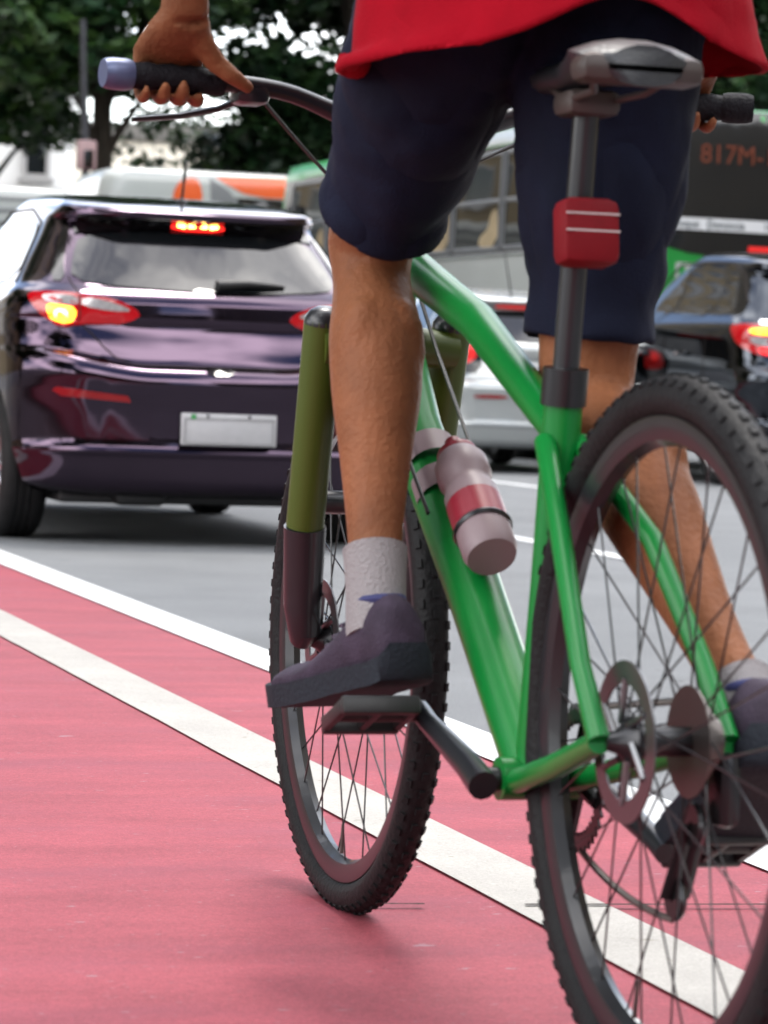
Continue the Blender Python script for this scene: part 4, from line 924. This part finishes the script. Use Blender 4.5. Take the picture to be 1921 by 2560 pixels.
# feet (inside the shoes)
def foot_frame(an, ball):
    f = ball-an; f[0] = 0; return f
ballL = pedL+np.array([-.058, .0, .028]); ballR = pedR+np.array([.058, 0, .028])
body = remeshed(sk, 'body', M['skin'], .0046, 4, rider)
# hair
hr = MB(ro); hr.ball(hd_+np.array([0, -.012, .022]), .106, 24, (.8, .97, 1.08)); ho = hr.build('hair', M['hair'], rider)
ey = MB(ro)
for s_ in (-1, 1): ey.ball(hd_+np.array([s_*.032, .088, .012]), .011, 10)
ey.build('eyes', M['frame_white'], rider)
def open_hem(o, ends, keep=.4):
    bm = bmesh.new(); bm.from_mesh(o.data); bm.normal_update(); dele = []
    for p, d, rad in ends:
        p = Vector(np.asarray(p)-ro); d = Vector(d).normalized()
        for f in bm.faces:
            c = f.calc_center_median()-p; h = c.dot(d)
            if h > -.012 and (c-d*h).length < rad: dele.append(f)
    bmesh.ops.delete(bm, geom=list(set(dele)), context='FACES')
    for _ in range(14):
        mv = {}
        for v in bm.verts:
            if v.is_boundary:
                nb = [e.other_vert(v) for e in v.link_edges if e.is_boundary]
                if len(nb) == 2: mv[v] = (nb[0].co+nb[1].co)*.25+v.co*.5
        for v, c in mv.items(): v.co = c
    bm.to_mesh(o.data); bm.free()
    md = o.modifiers.new('t', 'SOLIDIFY'); md.thickness = .003; md.offset = -1
    bpy.context.view_layer.update(); me = evaluated(o); o.modifiers.clear(); o.data = me; me.polygons.foreach_set('use_smooth', [True]*len(me.polygons))
# shorts
def leg_cloth(mb, hip, kn, stop, flare, r0=.107):
    d = kn-hip; loft(mb, [(hip-d*.15, r0, r0+.005), (hip+d*.2, r0-.003, r0+.004), (hip+d*.5, r0-.012, r0-.006), (hip+d*(stop-.12), flare-.002, flare+.003), (hip+d*stop, flare+.004, flare+.009)], 28, 8)
sh_ = MB(ro); leg_cloth(sh_, hipL, kneL, .90, .079); leg_cloth(sh_, hipR, kneR, .90, .071)
loft(sh_, [(pel-np.array([0, 0, .07]), .125, .10), (pel-np.array([0, .0, .02]), .172, .128), (pel+np.array([0, .01, .05]), .172, .125), (pel+np.array([0, .04, .13]), .16, .115)], 30, 8)
so_ = remeshed(sh_, 'shorts', M['shorts'], .006, 6, rider)
def wrinkle(o, amp, sc, seed):
    me = o.data; n = len(me.vertices); co = np.empty(n*3); me.vertices.foreach_get('co', co); co = co.reshape(-1, 3); no = np.empty(n*3); me.vertices.foreach_get('normal', no); no = no.reshape(-1, 3)
    r = np.random.default_rng(seed); h = np.zeros(n)
    for k in range(9):
        d = r.normal(0, 1, 3); d /= np.linalg.norm(d); f = sc*r.uniform(.6, 1.9); w2 = r.normal(0, 1, 3)
        h += np.sin(co@d*f+r.uniform(0, 6)+1.4*np.sin(co@w2*f*.35+k))*(1/(f/sc))
    h = np.sign(h)*np.abs(h)**1.3; h /= np.abs(h).max(); co += no*(h*amp)[:, None]; me.vertices.foreach_set('co', co.ravel()); me.update()
open_hem(so_, [(hipL+(kneL-hipL)*.90, kneL-hipL, .13), (hipR+(kneR-hipR)*.90, kneR-hipR, .13)])
wrinkle(so_, .011, 36, 3); wrinkle(so_, .003, 95, 8)
# shirt: torso tube with hanging hem, plus sleeves
ts = MB(ro); D = np.array
loft(ts, [(D([BX+.02, 3.15, 1.055]), .25, .19), (D([BX+.018, 3.15, 1.10]), .236, .18), (D([BX, 3.17, 1.2]), .195, .15), (D([BX, 3.23, 1.33]), .182, .138), (ch_+D([0, 0, -.02]), .19, .125), (ch_*.5+nk*.5+D([0, -.01, 0]), .15, .10), (nk-D([0, .01, .02]), .072, .072)], 40, 8)
for s_, a in ((-1, aL), (1, aR)):
    d1 = a[1]-a[0]; loft(ts, [(a[0]-d1*.15, .072, .078), (a[0]+d1*.25, .07, .072), (a[0]+d1*.62, .07, .07)], 24, 6)
to = remeshed(ts, 'shirt', M['shirt'], .0065, 6, rider)
open_hem(to, [(D([BX+.02, 3.15, 1.055]), (0, 0, -1), .3)])
wrinkle(to, .014, 22, 11); wrinkle(to, .0035, 70, 5)
# hem scallop: lift the hem over the saddle at the back, drop it at the front left
me = to.data; n = len(me.vertices); co = np.empty(n*3); me.vertices.foreach_get('co', co); co = co.reshape(-1, 3)
for i in range(n):
    x, y, z = co[i]
    if z < 1.2:
        k = (1.2-z)/.14; lift = -.02*max(0, -x/.2)+.055*math.exp(-((x-.03)/.10)**2)*min(1, max(0, (.24-y)/.12)); co[i, 2] += lift*min(1, k)
me.vertices.foreach_set('co', co.ravel()); me.update()
# shoes and socks
def shoe(an, toe_dir_pitch, s_):
    R_ = np.array(Euler((toe_dir_pitch, 0, 0.20 if s_ < 0 else -.1), 'XYZ').to_matrix())
    def W(p): return an+R_@np.array(p, float)
    up = MB(ro); secs = []                              # y along foot (heel -.055 .. toe .215), sections: half width, bottom z, top z
    S = [(-.068, .018, -.056, -.022), (-.06, .030, -.070, .004), (-.035, .036, -.074, .018), (.0, .038, -.074, .016), (.035, .040, -.074, .0), (.08, .045, -.076, -.022), (.125, .049, -.076, -.036), (.165, .049, -.074, -.034), (.195, .043, -.071, -.037), (.215, .030, -.066, -.044), (.224, .014, -.062, -.052)]
    n = 22; V = []; F = []; yq = np.r_[np.linspace(-.068, -.034, 10), np.linspace(-.026, .186, 14), np.linspace(.192, .224, 10)]; A = np.array(S)
    I = [pchip(A[:, 0], A[:, c], yq) for c in (1, 2, 3)]
    for k, y in enumerate(yq):
        hw, zb, zt = I[0][k], I[1][k], I[2][k]
        for j in range(n):
            a = 2*PI*j/n; c_, s2 = math.cos(a), math.sin(a); x = hw*math.copysign(abs(c_)**.75, c_); zz = (zb+zt)/2+(zt-zb)/2*math.copysign(abs(s2)**(.85 if s2 > 0 else .45), s2)
            if s2 > 0: x *= 1-.34*s2
            V.append(W((x, y, zz)))
    for k in range(33):
        for j in range(n): F.append((k*n+j, k*n+(j+1) % n, (k+1)*n+(j+1) % n, (k+1)*n+j))
    F.append(tuple(range(n))[::-1]); F.append(tuple(33*n+j for j in range(n))); up.add(V, F); uo = up.build('shoe', M['shoe'], rider, True, 60)
    so2 = MB(ro); V = []; F = []; m_ = len(yq)
    for k, y in enumerate(yq):
        hw, zb = I[0][k]+.005, I[1][k]; V += [W((-hw, y*1.03, zb+.013)), W((hw, y*1.03, zb+.013)), W((hw*.96, y*1.03, zb-.014)), W((-hw*.96, y*1.03, zb-.014))]
    for k in range(m_-1):
        for j in range(4): F.append((k*4+j, k*4+(j+1) % 4, (k+1)*4+(j+1) % 4, (k+1)*4+j))
    F += [(3, 2, 1, 0), tuple((m_-1)*4+j for j in range(4))]; so2.add(V, F); so2.build('sole', M['sole'], uo, True, 50)
    tr = MB(ro); tr.tube([W((.026*math.cos(a), -.004+.036*math.sin(a), .014-.013*math.sin(a)*(1 if math.sin(a) > 0 else -.2))) for a in np.linspace(0, 2*PI, 24, endpoint=False)], .006, 8, closed=True); tr.build('collar', M['shoe_trim'], uo)
    lc = MB(ro)
    for y in (.045, .065, .085, .105): z = float(pchip(A[:, 0], A[:, 3], y)); lc.tube([W((-.026, y-.006, z-.004)), W((0, y, z+.004)), W((.026, y+.006, z-.004))], .0032, 7)
    lc.build('laces', M['lace'], uo)
    sc_ = MB(ro); e = (kneL-ankL if s_ < 0 else kneR-ankR); e /= np.linalg.norm(e)
    loft(sc_, [(an-e*.03, .035, .042), (an+e*(.02 if s_ < 0 else .0), .0345, .0400), (an+e*(.065 if s_ < 0 else .02), .0365, .0405), (an+e*(.078 if s_ < 0 else .03), .038, .042)], 22, 4); sc_.build('sock', M['sock'], rider)
shoe(ankL, math.radians(-13), -1); shoe(ankR, math.radians(-28), 1)
# bracelet on the left wrist
bc = MB(ro); wl = aL[2]-aL[3]*.16; t_ = aL[3]/np.linalg.norm(aL[3]); a_ = np.cross(t_, [0, 1, 0]); a_ /= np.linalg.norm(a_); b_ = np.cross(t_, a_)
bc.tube([wl+a_*math.cos(a)*.0325+b_*math.sin(a)*.0285 for a in np.linspace(0, 2*PI, 28, endpoint=False)], .0028, 8, closed=True); bc.build('bracelet', M['bracelet'], rider)
